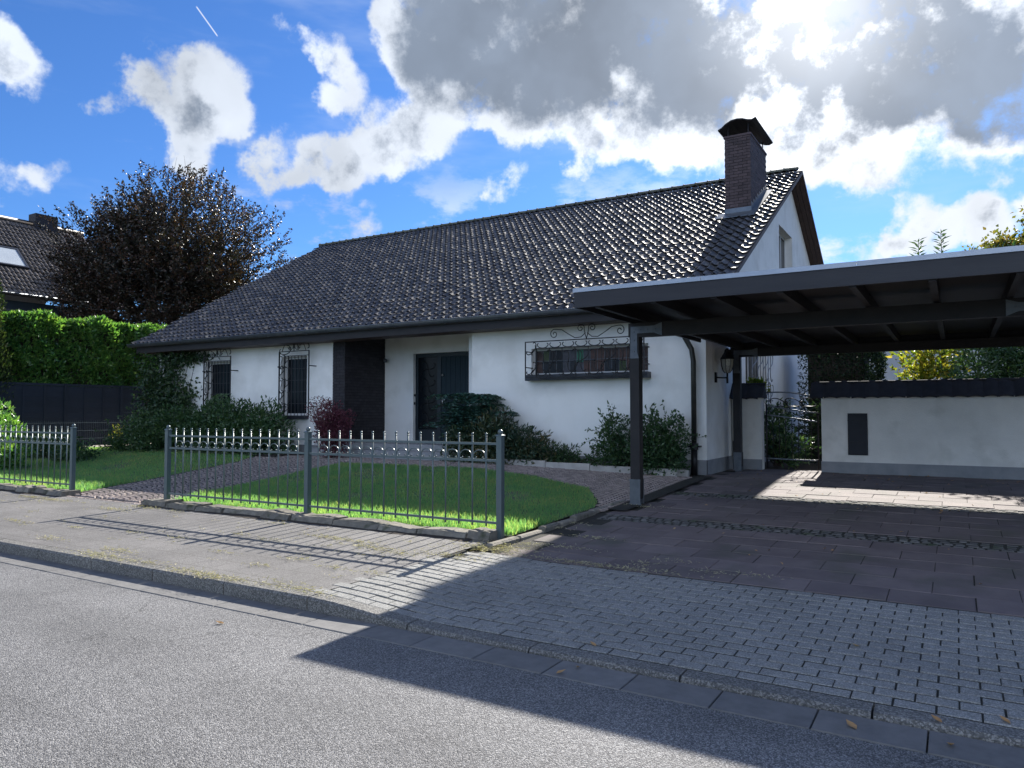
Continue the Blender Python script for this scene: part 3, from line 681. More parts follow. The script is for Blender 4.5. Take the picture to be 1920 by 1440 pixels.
def rough_stone(b, x0, x1, y0, y1, z0, z1, j=.02):
    n = 4
    def jj(): return random.uniform(-j, j)
    rows = []
    for i in range(n + 1):
        X = x0 + (x1 - x0) * i / n; zt = z1 + jj() * .7
        rows.append([(X, y0 + jj() * .6, z0), (X, y0 + jj(), z0 * .4 + zt * .6), (X, y0 + .035 + jj(), zt), (X, y1 - .04, zt + jj() * .4), (X, y1, z0)])
    vs = [p for r in rows for p in r]
    fs = [(i * 5 + k, (i + 1) * 5 + k, (i + 1) * 5 + k + 1, i * 5 + k + 1) for i in range(n) for k in range(4)]
    fs += [(4, 3, 2, 1, 0), tuple(n * 5 + k for k in range(5))]
    b.add(vs, fs)
for (xa, xb, lab) in ((-10.75, -4.42, 'row of rough stones under the right fence'), (-24, -12.98, 'row of rough stones under the left fence')):
    fs_ = thing('fence_footing', ((xa + xb) / 2, 7.0, .12), None, None); fs_['kind'] = 'structure'; fs_['label'] = lab
    x = xa
    while x < xb - .1:
        l = min(random.uniform(.42, .85), xb - x)
        b = MB(); dy = random.uniform(-.03, .03)
        rough_stone(b, x, x + l - .018, 6.86 + dy, 7.2, .04, .225 + random.uniform(-.03, .015))
        b.build('footing_stone', M['stone'], fs_); x += l

# ------------------------------------------------------------------ house
WY = 14.0            # front wall plane
DY = 15.55           # door wall plane
HX0, HX1 = -21.2, -4.09
HYB = 30.6
EY, EZ, SL = 13.4, 3.68, .545
RY = 22.45; RZ = EZ + SL * (RY - EY)
VX = -3.70
def zroof(Y): return EZ + SL * (Y - EY) if Y <= RY else RZ - SL * (Y - RY)
house = thing('house', (-12.5, 20, .4), 'white single-storey house with dark pantile roof and brick chimney', 'house')
WT = zroof(WY) - .10   # wall top under the roof
def wall_with_holes(x0, x1, y0, y1, z0, z1, holes, mat, name='wall'):
    """wall along X with rectangular openings (x0,x1,z0,z1)"""
    b = MB(); holes = sorted(holes); cx = x0
    for (a, c, d, e) in holes:
        if a > cx: b.box(cx, a, y0, y1, z0, z1)
        b.box(a, c, y0, y1, z0, d)
        if e < z1: b.box(a, c, y0, y1, e, z1)
        cx = c
    if cx < x1: b.box(cx, x1, y0, y1, z0, z1)
    return b.build(name, mat, house)
WIN1 = (at_y(399, 700, WY)[0] - .35, at_y(432, 700, WY)[0] - .12, 1.52, 3.02)
WIN1 = (-18.92, -17.86, 1.50, 3.05); WIN2 = (-15.72, -14.76, 1.50, 3.08)
WINR = (-7.92, -5.25, 2.38, 2.95)
wall_with_holes(HX0, -13.83, WY, WY + .34, .1, WT, [WIN1, WIN2], M['plaster'])
wall_with_holes(-9.46 - .02, HX1, WY, WY + .34, .1, WT, [WINR], M['plaster'])
DOOR = (-12.42, -9.9, .82, 3.14)
wall_with_holes(-13.40, -9.46, DY, DY + .3, .1, WT, [DOOR], M['plaster'])
MB().box(-9.80, -9.482, WY + .342, DY - .002, .1, WT).build('wall', M['plaster'], house)
# gable walls (left, right) with the right one carrying two openings
def gable(x0, x1, holes):
    b = MB()
    ys = sorted(set([WY + .345, RY, HYB] + [h[0] for h in holes] + [h[1] for h in holes]))
    for ya, yb in zip(ys, ys[1:]):
        def top(Y): return zroof(Y) - .09
        segs = [(.1, None)]
        for h in holes:
            if h[0] <= ya and yb <= h[1]: segs = [(.1, h[2]), (h[3], None)]
        for s0, s1 in segs:
            za, zb = (s1, s1) if s1 is not None else (top(ya), top(yb))
            b.hexa([(x0, ya, s0), (x1, ya, s0), (x1, yb, s0), (x0, yb, s0), (x0, ya, za), (x1, ya, za), (x1, yb, zb), (x0, yb, zb)])
    return b.build('wall', M['plaster'], house)
GW = (21.05, 22.95, 5.2, 6.75); SW = (17.1, 19.3, 1.55, 3.1)
gable(HX1 - .34, HX1, [GW, SW]); gable(HX0, HX0 + .34, [])
MB().box(HX0 + .345, HX1 - .345, HYB - .3, HYB, .1, zroof(HYB) - .1).build('wall', M['plaster'], house)
for q_ in ((-9.46, HX1 + .015, WY - .018, WY - .002, .12, .66), (HX1 + .002, HX1 + .018, WY - .018, 24, .12, .66), (-21.2, -13.85, WY - .018, WY - .002, .12, .72)): MB().box(*q_).build('plinth', M['plinth'], house)

# roof
roof_m = MB()
def skewL(Y): return -21.62 - 1.27 * (min(Y, 2 * RY - Y) - EY) / (RY - EY)
for (ya, yb) in ((EY - .02, RY), (RY, 2 * RY - EY)):
    za, zb = zroof(ya), zroof(yb)
    roof_m.hexa([(skewL(ya), ya, za - .12), (VX, ya, za - .12), (VX, yb, zb - .12), (skewL(yb), yb, zb - .12),
                 (skewL(ya), ya, za - .045), (VX, ya, za - .045), (VX, yb, zb - .045), (skewL(yb), yb, zb - .045)])
roof = roof_m.build('roof', M['tile'], house)
TW, TE, TL = .206, .328, .385
SA = math.atan(SL)
def pantile_mesh(name, mat, w=TW, l=TL, amp=.031, n=9, thick=.015, tilt=.052):
    """local: x across, y up the slope, z normal. lower edge at y=0"""
    b = MB(); prof = []
    for i in range(n + 1):
        u = i / n
        z = amp * math.sin(2 * math.pi * (u * .92 + .04)) - amp * .25 * math.cos(4 * math.pi * u)
        prof.append((u * (w + .028) - .014, z))
    lip0 = [(x, 0, z + tilt - .001) for x, z in prof]; top0 = [(x, 0, z + tilt) for x, z in prof]; top1 = [(x, l, z) for x, z in prof]; bot0 = [(x, .004, z + tilt - thick) for x, z in prof]
    o = len(b.v); b.v += top0 + top1 + bot0 + lip0; m_ = n + 1
    for i in range(n):
        b.f.append((o + i, o + i + 1, o + m_ + i + 1, o + m_ + i)); b.f.append((o + 2 * m_ + i, o + 2 * m_ + i + 1, o + 3 * m_ + i + 1, o + 3 * m_ + i))
    e_ = len(b.v); b.v += [top0[n], bot0[n], top1[n], top0[0], top1[0], bot0[0]]
    b.f.append((e_, e_ + 1, e_ + 2))
    b.f.append((e_ + 3, e_ + 4, e_ + 5))
    me = b.mesh(name, mat); 
    sm_ = [False] * len(me.polygons)
    for i, p in enumerate(me.polygons):
        if i < 2 * n and i % 2 == 0: sm_[i] = True
    me.polygons.foreach_set('use_smooth', sm_); return me
tile_me = pantile_mesh('tile', M['tile'])
TV = np.array([v.co[:] for v in tile_me.vertices]); TF = [tuple(p.vertices) for p in tile_me.polygons]; TSM = [p.use_smooth for p in tile_me.polygons]
def tile_frame(U, Vv):  # rotation matrix with columns across, upslope, normal
    U = np.array(U, float); U /= np.linalg.norm(U); Vv = np.array(Vv, float); Vv /= np.linalg.norm(Vv); return np.stack([U, Vv, np.cross(U, Vv)], 1)
def tiles_joined(name, places, Rm, mat, parent, jit=.004):
    n = len(places); k = len(TV); P = np.asarray(places)
    LV = np.repeat(TV[None], n, 0).copy()
    LV[:, :, 2] += RNG.normal(0, jit, (n, 1)); LV[:, :, 1] += RNG.normal(0, jit * 1.2, (n, 1))
    tw = RNG.normal(0, .012, (n, 1)); LV[:, :, 2] += tw * (LV[:, :, 0] - TW / 2)
    V = (LV @ Rm.T + P[:, None]).reshape(-1, 3)
    me = bpy.data.meshes.new(name); fs = []
    for i in range(n): fs += [tuple(q + i * k for q in f) for f in TF]
    me.from_pydata([tuple(v) for v in V], [], fs); me.materials.append(mat)
    me.polygons.foreach_set('use_smooth', TSM * n); me.update()
    return link(name, me, parent, kind='stuff')
Rroof = tile_frame((1, 0, 0), (0, math.cos(SA), math.sin(SA)))
CHX0, CHX1, CHY0, CHY1 = -4.90, -4.28, 18.63, 20.4
places = []; nrow = int((RY - EY) / math.cos(SA) / TE)
for r in range(nrow + 1):
    d = r * TE; Y = EY - .04 + d * math.cos(SA); z = EZ + SL * (Y - EY)
    if Y > RY - .06: continue
    x = VX - TW
    while x > skewL(Y) - .05:
        if not (x + TW > CHX0 and x < CHX1 and Y + .2 > CHY0 and Y < CHY1 - .1): places.append((x, Y, z - .028))
        x -= TW
places.sort(key=lambda p: (p[0] + TW / 2) ** 2 + p[1] ** 2 + (p[2] - H) ** 2)
# those behind the carport roof do not show: take the nearest ones that do
def hidden(p): 
    return p[0] > -4.9 and p[1] < 14.6
vis = [p for p in places if not hidden(p)]; hid = [p for p in places if hidden(p)]
eul = Matrix([list(r) for r in Rroof]).to_euler()
for p in vis[:300]:
    e2 = eul.copy(); q = Vector(p); q.z += random.gauss(0, .004)
    o = link('tile', tile_me, roof, loc=q, rot=(e2.x + random.gauss(0, .004), random.gauss(0, .012), 0))
tiles_joined('tile_rest', vis[300:] + hid, Rroof, M['tile'], roof)
# ridge tiles
rid = MB(); n = 8
rt = MB()
for (ya, r_) in ((0, .115), (.40, .10)):
    for k in range(n + 1):
        a = math.pi * k / n; rt.v.append((ya, -r_ * math.cos(a), r_ * math.sin(a) * .85))
for k in range(n): rt.f.append((k, k + 1, n + 1 + k + 1, n + 1 + k))
rt.f.append(tuple(range(n + 1)))
rt.tube([(0.012, -.122 * math.cos(math.pi * k / n), .122 * math.sin(math.pi * k / n) * .85) for k in range(n + 1)], .014, 4)
ridge_me = rt.mesh('ridge_tile', M['ridge'], True)
x = -22.95
while x < VX - .36:
    link('ridge_tile', ridge_me, roof, loc=(x, RY, RZ + .005), rot=(random.gauss(0, .02), random.gauss(0, .008), random.gauss(0, .01))); x += .375
# verge boards, soffits, gutter
for sgn in (0, 1):
    ya, yb = (EY, RY) if sgn == 0 else (RY, 2 * RY - EY)
    za, zb = zroof(ya), zroof(yb)
    MB().hexa([(VX - .0, ya, za - .15), (VX + .02, ya, za - .15), (VX + .02, yb, zb - .15), (VX, yb, zb - .15), (VX, ya, za - .05), (VX + .02, ya, za - .05), (VX + .02, yb, zb - .05), (VX, yb, zb - .05)]).build('verge_board', M['brownwood'], roof)
    for k in range(3):
        xa = HX1 + .005 + k * .128
        MB().hexa([(xa, ya, za - .15), (xa + .12, ya, za - .15), (xa + .12, yb, zb - .15), (xa, yb, zb - .15), (xa, ya, za - .125), (xa + .12, ya, za - .125), (xa + .12, yb, zb - .125), (xa, yb, zb - .125)]).build('soffit_board', M['brownwood'], roof)
MB().box(-21.5, VX, EY + .045, EY + .07, EZ - .30, EZ - .05).build('fascia_board', M['wood'], roof)
MB().box(-21.4, VX, EY + .072, WY - .02, EZ - .30, EZ - .275).build('soffit_board', M['brownwood'], roof)
g = MB(); GZ = EZ - .035; gr = .085
gpts = []
for X in (-21.72, VX + .02):
    for k in range(9):
        a = math.pi + math.pi * k / 8; gpts.append((X, EY - .055 + gr * math.cos(a), GZ + gr * math.sin(a)))
for k in range(8): g.f.append((k, 9 + k, 9 + k + 1, k + 1))
g.v = gpts; g.f.append(tuple(range(9))); g.f.append(tuple(range(9, 18))[::-1])
g.tube([(-21.72, EY - .055 - gr, GZ), (VX + .02, EY - .055 - gr, GZ)], .011, 6)
gut = g.build('gutter', M['zinc'], roof, True)
x = -21.3
clip = MB()
while x < VX:
    clip.tube([(x, EY - .055 + (gr + .004) * math.cos(math.pi + math.pi * k / 8), GZ + (gr + .004) * math.sin(math.pi + math.pi * k / 8)) for k in range(9)], .008, 4); x += .72
clip.build('gutter_brackets', M['zinc'], roof, kind='stuff')
# downpipe at the right corner
dp_ = MB(); dp_.tube([(-4.62, EY - .04, EZ - .12), (-4.60, EY + .05, EZ - .35), (-4.47, WY - .16, 3.05), (-4.33, WY - .12, 2.78), (-4.30, WY - .11, 2.55), (-4.30, WY - .11, .88)], .05, 10)
dpp = dp_.build('downpipe', M['copper'], house, True)
MB().tube([(-4.30, WY - .11, .90), (-4.30, WY - .11, .36)], .062, 10).build('standpipe', M['iron'], dpp, True)
cl = MB(); cl.tube([(-4.30, WY - .11, .98), (-4.30, WY - .11, .86)], .078, 10); cl.box(-4.42, -4.18, WY - .15, WY - .02, .905, .935); cl.build('pipe_collar', M['iron'], dpp)
# brick pier beside the door
pier = MB().box(-13.815, -13.415, WY + .012, DY - .002, .1, WT).build('brick_pier', M['mortar'], house)
def brick_rows(b, p0, du, length, z0, z1, n, rh=.075, bl=.24, depth=.012, gap=.010, ph=0):
    """bricks on a vertical face: p0 (x,y), du unit direction in plan, n outward normal"""
    z = z0; r = ph
    while z < z1 - .02:
        h = min(rh - gap, z1 - z); s_ = -(bl / 2 if r % 2 else 0)
        while s_ < length:
            a, c = max(s_, 0), min(s_ + bl - gap, length)
            if c - a > .03:
                dd = depth + random.uniform(-.003, .003)
                P = [(p0[0] + du[0] * a, p0[1] + du[1] * a), (p0[0] + du[0] * c, p0[1] + du[1] * c)]
                q = [(P[0][0], P[0][1]), (P[1][0], P[1][1]), (P[1][0] + n[0] * dd, P[1][1] + n[1] * dd), (P[0][0] + n[0] * dd, P[0][1] + n[1] * dd)]
                b.add([(x_, y_, z) for x_, y_ in q] + [(x_, y_, z + h) for x_, y_ in q], [(0, 3, 2, 1), (4, 5, 6, 7), (0, 1, 5, 4), (1, 2, 6, 5), (2, 3, 7, 6), (3, 0, 4, 7)])
            s_ += bl
        z += rh; r += 1
b = MB(); brick_rows(b, (-13.815, WY + .01), (1, 0), .40, .5, WT, (0, -1)); brick_rows(b, (-13.415, WY + .0), (0, 1), DY - WY - .004, .82, WT, (1, 0))
b.build('bricks', M['brick'], pier, kind='stuff')
MB().tube([(-13.33, WY + .25, 1.25), (-13.33, WY + .55, 1.62), (-13.33, WY + .62, 1.64)], .014, 6).build('handrail', M['iron'], pier)
# chimney
ctop = 8.50
chim = MB().box(CHX0, CHX1, CHY0, CHY1, 6.0, ctop).build('chimney', M['mortar'], house)
b = MB(); zb = 6.2
brick_rows(b, (CHX0, CHY0), (1, 0), CHX1 - CHX0, zb, ctop, (0, -1), bl=.22); brick_rows(b, (CHX1, CHY0 - .012), (0, 1), CHY1 - CHY0 + .012, zb, ctop, (1, 0), bl=.22, ph=1)
brick_rows(b, (CHX0, CHY1), (0, -1), CHY1 - CHY0, zb, ctop, (-1, 0), bl=.22)
b.build('bricks', M['cbrick'], chim, kind='stuff')
MB().box(CHX0 - .03, CHX1 + .03, CHY0 - .03, CHY1 + .03, ctop, ctop + .05).build('chimney_cap', M['cbrick'], chim)
fl = MB()
zf = zroof(CHY0) + .03
fl.hexa([(CHX0 - .22, CHY0 - .32, zroof(CHY0 - .32) + .035), (CHX1 + .16, CHY0 - .32, zroof(CHY0 - .32) + .035), (CHX1 + .16, CHY0 + .02, zroof(CHY0) + .05), (CHX0 - .22, CHY0 + .02, zroof(CHY0) + .05),
         (CHX0 - .22, CHY0 - .32, zroof(CHY0 - .32) + .05), (CHX1 + .16, CHY0 - .32, zroof(CHY0 - .32) + .05), (CHX1 + .16, CHY0 + .02, zroof(CHY0) + .07), (CHX0 - .22, CHY0 + .02, zroof(CHY0) + .07)])
fl.box(CHX0 - .02, CHX1 + .02, CHY0 - .022, CHY0 - .014, zroof(CHY0) + .03, zroof(CHY0) + .16)
for k in range(8):
    y0 = CHY0 + k * .22; fl.box(CHX1 + .014, CHX1 + .022, y0, y0 + .215, zroof(y0) + .03, zroof(y0) + .28)
y0, y1 = CHY0, CHY1
fl.hexa([(CHX1 + .014, y0, zroof(y0) + .04), (CHX1 + .17, y0, zroof(y0) + .04), (CHX1 + .17, y1, zroof(y1) + .04), (CHX1 + .014, y1, zroof(y1) + .04),
         (CHX1 + .014, y0, zroof(y0) + .055), (CHX1 + .17, y0, zroof(y0) + .055), (CHX1 + .17, y1, zroof(y1) + .055), (CHX1 + .014, y1, zroof(y1) + .055)])
fl.build('flashing', M['zinc'], chim)
cw = MB(); xc_ = (CHX0 + CHX1) / 2; ctl = [(-.47, .20), (-.38, .25), (-.28, .35), (-.15, .425), (0, .45), (.14, .425), (.27, .36), (.37, .34), (.46, .39)]
pr = [(xc_ + .02 + x_, ctop + .05 + z_ * .82) for x_, z_ in ctl]
for Y in (CHY0 - .13, CHY1 + .12):
    for X, z in pr: cw.v.append((X, Y, z))
    for X, z in pr: cw.v.append((X, Y, z - .03))
m_ = len(pr); nseg = m_ - 1
for i in range(nseg):
    cw.f += [(i, i + 1, 2 * m_ + i + 1, 2 * m_ + i), (m_ + i + 1, m_ + i, 3 * m_ + i, 3 * m_ + i + 1), (i + 1, i, m_ + i, m_ + i + 1), (2 * m_ + i, 2 * m_ + i + 1, 3 * m_ + i + 1, 3 * m_ + i)]
cw.f += [(0, 2 * m_, 3 * m_, m_), (m_ - 1, 2 * m_ - 1, 4 * m_ - 1, 3 * m_ - 1)]
for (X, Y) in ((CHX0 + .06, CHY0 + .08), (CHX1 - .06, CHY0 + .08), (CHX0 + .06, CHY1 - .08), (CHX1 - .06, CHY1 - .08)):
    cw.tube([(X, Y, ctop), (X, Y, ctop + .34)], .014, 5)
cw.build('chimney_cowl', M['brick'], chim)

# steps
MB().cbox(-13.41, -9.482, WY - .08, DY - .01, .1, .81, .01).build('step', M['step'], house)
MB().cbox(-14.3, -9.30, WY - .46, WY - .085, .1, .665, .01).build('step', M['step'], house)
# front door
dr = MB()
x0, x1, z0, z1 = DOOR
dr.box(x0, x0 + .09, DY + .10, DY + .2, z0, z1); dr.box(x1 - .09, x1, DY + .10, DY + .2, z0, z1); dr.box(x0 + .09, x1 - .09, DY + .10, DY + .2, z1 - .10, z1); dr.box(x0 + .72, x0 + .84, DY + .10, DY + .2, z0, z1 - .1)
dr.box(x0 + .09, x0 + .72, DY + .10, DY + .2, z0, z0 + .3)
door = dr.build('door', M['doorframe'], house)
MB().box(x0 + .09, x0 + .72, DY + .14, DY + .16, z0 + .3, z1 - .1).build('pane', M['glass'], door)
lx0, lx1 = x0 + .842, x1 - .30
nb_ = 9
for k in range(nb_):
    a = lx0 + (lx1 - lx0) * k / nb_; c = lx0 + (lx1 - lx0) * (k + 1) / nb_
    MB().cbox(a + .003, c - .003, DY + .115, DY + .18, z0 + .01, z1 - .10, .004).build('board', M['door'], door)
MB().box(lx1 + .002, x1 - .09, DY + .13, DY + .16, z0 + .02, z1 - .1).build('pane', M['glass'], door)
gl_ = MB()
for k in range(5): gl_.box(lx1 + .01, x1 - .095, DY + .108, DY + .126, z1 - .30 - k * .1, z1 - .285 - k * .1)
for k in range(3): gl_.box(lx1 + .04 + k * .05, lx1 + .05 + k * .05, DY + .108, DY + .126, z1 - .72, z1 - .16)
gl_.build('pane_lattice', M['iron2'], door)
h_ = MB(); h_.box(lx0 + .03, lx0 + .07, DY + .09, DY + .114, 1.74, 1.98); h_.tube([(lx0 + .05, DY + .06, 1.9), (lx0 + .16, DY + .06, 1.9)], .012, 6); h_.tube([(lx0 + .05, DY + .112, 1.9), (lx0 + .05, DY + .05, 1.9)], .012, 6)
h_.ball((lx0 + .06, DY + .09, 2.55), .035, 8, 6); h_.build('handle', M['brass'], door, True)
gd = MB()
for k in range(4):
    zc = z0 + .55 + k * .45
    gd.tube([(x0 + .40 + dx, DY + .12, zz) for dx, zz in scroll((-.18, zc - .15), (.18, zc + .15), 'S')], .006, 4)
    gd.tube([(x0 + .40 + dx, DY + .12, zz) for dx, zz in scroll((.18, zc - .15), (-.18, zc + .15), 'S')], .006, 4)
gd.build('pane_grille', M['iron'], door)
b = MB(); b.box(x0 - .002, x0 + .02, DY + .03, DY + .07, 2.0, 2.06); b.box(x0 - .002, x0 + .02, DY + .03, DY + .07, 1.78, 1.85); b.build('door_bell', M['iron'], house)
lamp_ = MB(); lamp_.tube([(-13.38, DY - .06, 3.02), (-13.30, DY - .12, 3.0)], .03, 8); lamp_.ball((-13.27, DY - .14, 2.98), .055, 10, 6); lamp_.build('door_spotlight', M['steel'], house, True)

# narrow windows with iron grilles
def tall_window(W, pxs):
    x0, x1, z0, z1 = W
    w = thing_part('window')
    b = MB(); y0 = WY + .16
    for a in (x0, x1 - .05): b.box(a, a + .05, y0 + .002, y0 + .06, z0, z1)
    b.box(x0 + .05, x1 - .05, y0, y0 + .06, z1 - .06, z1); b.box(x0 + .05, x1 - .05, y0, y0 + .06, z0, z0 + .05)
    win = b.build('window', M['frame'], house)
    MB().box(x0 + .05, x1 - .05, y0 + .03, y0 + .04, z0 + .05, z1 - .06).build('pane', M['glass'], win)
    lead = MB()
    for k in range(1, 6): X = x0 + .05 + (x1 - x0 - .1) * k / 6; lead.box(X - .005, X + .005, y0 + .018, y0 + .028, z0 + .05, z1 - .06)
    for k in range(1, 5): z = z0 + (z1 - z0) * k / 5; lead.box(x0 + .05, x1 - .05, y0 + .016, y0 + .018, z - .005, z + .005)
    lead.build('lead_strips', M['darkframe'], win)
    MB().cbox(x0 - .06, x1 + .06, WY - .14, WY + .158, z0 - .10, z0 - .004, .006).build('sill', M['sill'], win)
    # cage
    gy = WY - .27; gx0, gx1, gz0, gz1 = at_y(pxs[0], 700, gy)[0], at_y(pxs[1], 700, gy)[0], z0 - .04, z1 + .10
    g = MB()
    g.box(gx0, gx0 + .028, gy, gy + .028, gz0, gz1); g.box(gx1 - .028, gx1, gy, gy + .022, gz0, gz1); g.box(gx0, gx1, gy + .001, gy + .021, gz1, gz1 + .022); g.box(gx0, gx1, gy + .001, gy + .021, gz0 - .02, gz0)
    g.box(gx0 + .2, gx0 + .225, gy + .001, gy + .021, gz0, gz1 - .1); g.box(gx0 + .2, gx1 - .022, gy + .001, gy + .021, gz1 - .12, gz1 - .1)
    for z in (gz0 + .25, gz1 - .4):
        for X in (gx0 + .004, gx1 - .026): g.box(X, X + .022, gy + .022, WY + .01, z, z + .026)
        g.box(gx0 - .03, gx0 + .004, gy - .004, gy + .026, z - .01, z + .03)
    gr_ = g.build('window_grille', M['iron'], house)
    nb = 7
    vb = MB()
    for k in range(1, nb): X = gx0 + .225 + (gx1 - .022 - gx0 - .225) * k / nb; vb.tube([(X, gy + .011, gz0), (X, gy + .011, gz1 - .1)], .008, 5)
    vb.build('grille_bars', M['iron'], gr_)
    sc = MB()
    def S(a, c, k='S', r=.011): sc.tube([(x_, gy + .011, z_) for x_, z_ in scroll(a, c, k)], r, 5)
    nz = 5; hz = (gz1 - gz0 - .1) / nz
    for k in range(nz):
        za = gz0 + hz * k + .04
        S((gx0 + .06, za), (gx0 + .15, za + hz * .85), 'S' if k % 2 else 'C'); S((gx0 + .15, za + .02), (gx0 + .06, za + hz * .8), 'S')
        S((gx0 + .26, za), (gx0 + .34, za + hz * .8), 'C' if k % 2 else 'S')
    xm = (gx0 + gx1) / 2; zt = gz1 + .025; hw = (gx1 - gx0) / 2
    for s_ in (-1, 1):
        S((xm + s_ * hw * .88, zt + .05), (xm + s_ * hw * .30, zt + .10), 'C', .012)
        sc.tube([(xm + s_ * q[0], gy + .011, q[1]) for q in [(hw * .78, zt)] + [(hw * (.78 - .36 * t), zt + .19 * math.sin(math.pi * t * .75)) for t in np.linspace(.1, 1, 8)] + spiral(hw * .36, zt + .09, .055, .015, math.radians(60), .9, 10)], .009, 5)
        sc.tube([(xm + s_ * q[0], gy + .011, q[1]) for q in [(0, zt), (.015, zt + .12), (.04, zt + .22)] + spiral(.085, zt + .23, .05, .012, math.radians(150), -1.2, 14)], .009, 5)
        sc.tube([(xm + s_ * q[0], gy + .011, q[1]) for q in [(0, zt + .16), (.05, zt + .06), (.12, zt + .02)] + spiral(.15, zt + .065, .045, .012, math.radians(-100), 1.2, 12)], .008, 5)
    sc.build('grille_scrolls', M['iron'], gr_, True)
def thing_part(n): return None
tall_window(WIN1, (381, 432)); tall_window(WIN2, (522, 579))
# long stained-glass window with its grille
x0, x1, z0, z1 = WINR; y0 = WY + .14
b = MB()
for a in (x0, x1 - .045): b.box(a, a + .045, y0, y0 + .06, z0, z1)
b.box(x0 + .045, x1 - .045, y0, y0 + .06, z1 - .04, z1); b.box(x0 + .045, x1 - .045, y0, y0 + .06, z0, z0 + .04)
win = b.build('window', M['frame'], house)
cols = 16; pw_ = (x1 - x0 - .09) / cols
pat = [0, 5, 6, 6, 2, 2, 3, 2, 4, 4, 0, 0, 4, 0, 4, 0]; pat2 = [0, 6, 6, 6, 2, 1, 2, 4, 0, 4, 1, 6, 5, 4, 0, 0]
for k in range(cols):
    a = x0 + .045 + k * pw_
    hz = .5 if k % 3 else .44
    zm = z0 + .04 + (z1 - z0 - .08) * hz
    MB().box(a + .004, a + pw_ - .004, y0 + .03, y0 + .038, zm + .004, z1 - .042).build('pane', SG[pat[k]], win)
    MB().box(a + .004, a + pw_ - .004, y0 + .03, y0 + .038, z0 + .042, zm - .004).build('pane', SG[pat2[k]], win)
ld = MB()
for k in range(1, cols): a = x0 + .045 + k * pw_; ld.box(a - .005, a + .005, y0 + .024, y0 + .029, z0 + .04, z1 - .04)
ld.box(x0 + .045, x1 - .045, y0 + .020, y0 + .0235, z0 + .3, z0 + .31)
ld.build('lead_strips', M['steel'], win)
sl_ = MB().cbox(x0 - .05, x1 + .06, WY - .20, WY + .138, z0 - .13, z0 - .004, .006).build('sill', M['sill'], win)
g = MB(); gy = WY - .30; gx0, gx1, gz0, gz1 = at_y(984, 670, gy)[0], at_y(1208, 670, gy)[0], z0 - .06, z1 + .11
g.box(gx0, gx0 + .02, gy, gy + .02, gz0, gz1); g.box(gx1 - .02, gx1, gy, gy + .02, gz0, gz1); g.box(gx0, gx1, gy + .001, gy + .019, gz1, gz1 + .022); g.box(gx0, gx1, gy + .001, gy + .019, gz0 - .02, gz0)
g.box(gx0 + .26, gx1 - .02, gy + .001, gy + .019, gz1 - .145, gz1 - .125); g.box(gx0 + .26, gx0 + .28, gy + .002, gy + .018, gz0, gz1 - .145)
for z in (gz0 + .2, gz1 - .2):
    for X in (gx0 + .003, gx1 - .023): g.box(X, X + .02, gy + .02, WY + .01, z, z + .02)
gr_ = g.build('window_grille', M['iron'], house)
sc = MB()
def S(a, c, k='S', r=.011): sc.tube([(x_, gy + .011, z_) for x_, z_ in scroll(a, c, k)], r, 5)
for s_ in (0, 1):
    S((gx0 + .05, gz0 + .12 + .42 * s_), (gx0 + .20, gz0 + .30 + .42 * s_), 'C'); S((gx0 + .18, gz0 + .06 + .42 * s_), (gx0 + .24, gz0 + .24 + .42 * s_), 'S')
nx = 8; st = (gx1 - gx0 - .3) / nx
for k in range(nx):
    a = gx0 + .28 + k * st
    sc.tube([(a + .01, gy + .011, gz0), (a + .01, gy + .011, gz1 - .13)], .008, 5)
    S((a + .05, gz1 - .03), (a + st - .05, gz1 - .03), 'C', .010)
    S((a + .04, gz0 + .05), (a + st - .06, gz0 + .05), 'C', .010)
    S((a + .05, gz0 + .12), (a + st - .05, gz1 - .22), 'S' if k % 2 else 'C'); S((a + st - .05, gz0 + .14), (a + .06, gz1 - .24), 'S')
xm = (gx0 + gx1) / 2 + .1; zt = gz1 + .02
for s_ in (-1, 1):
    sc.tube([(xm + s_ * q[0], gy + .011, q[1]) for q in [(0, zt), (.03, zt + .10), (.05, zt + .2)] + spiral(.13, zt + .22, .085, .018, math.radians(165), -1.35, 18)], .0095, 5)
    sc.tube([(xm + s_ * q[0], gy + .011, q[1]) for q in [(.02, zt + .12), (.12, zt + .04), (.26, zt + .03), (.42, zt + .12), (.56, zt + .21), (.70, zt + .23)] + spiral(.74, zt + .13, .10, .02, math.radians(80), -1.25, 18)], .0095, 5)
sc.build('grille_scrolls', M['iron'], gr_, True)
# gable windows
def side_window(Wn, mullion, fm):
    ya, yb, za, zb = Wn; X = HX1 - .20
    b = MB()
    for y_ in (ya, yb - .07): b.box(X - .05, X, y_, y_ + .07, za, zb)
    b.box(X - .05, X, ya + .07, yb - .07, za, za + .07); b.box(X - .05, X, ya + .07, yb - .07, zb - .07, zb)
    for k in range(1, mullion): y_ = ya + (yb - ya) * k / mullion; b.box(X - .05, X, y_ - .035, y_ + .035, za + .07, zb - .07)
    w = b.build('window', fm, house)
    MB().box(X - .03, X - .02, ya + .07, yb - .07, za + .07, zb - .07).build('pane', M['glass'], w); return w
side_window(GW, 3, M['frame']); w = side_window(SW, 2, M['frame'])
sc = MB(); X = HX1 + .14
for k in range(4):
    ya = SW[0] + .05 + k * .55
    sc.tube([(X, ya, SW[2]), (X, ya, SW[3])], .01, 5)
    for q in range(2):
        sc.tube([(X, a_, z_) for a_, z_ in scroll((ya + .06, SW[2] + .1 + q * .75), (ya + .45, SW[2] + .7 + q * .75), 'S')], .011, 5)
        sc.tube([(X, a_, z_) for a_, z_ in scroll((ya + .45, SW[2] + .1 + q * .75), (ya + .06, SW[2] + .7 + q * .75), 'S')], .011, 5)
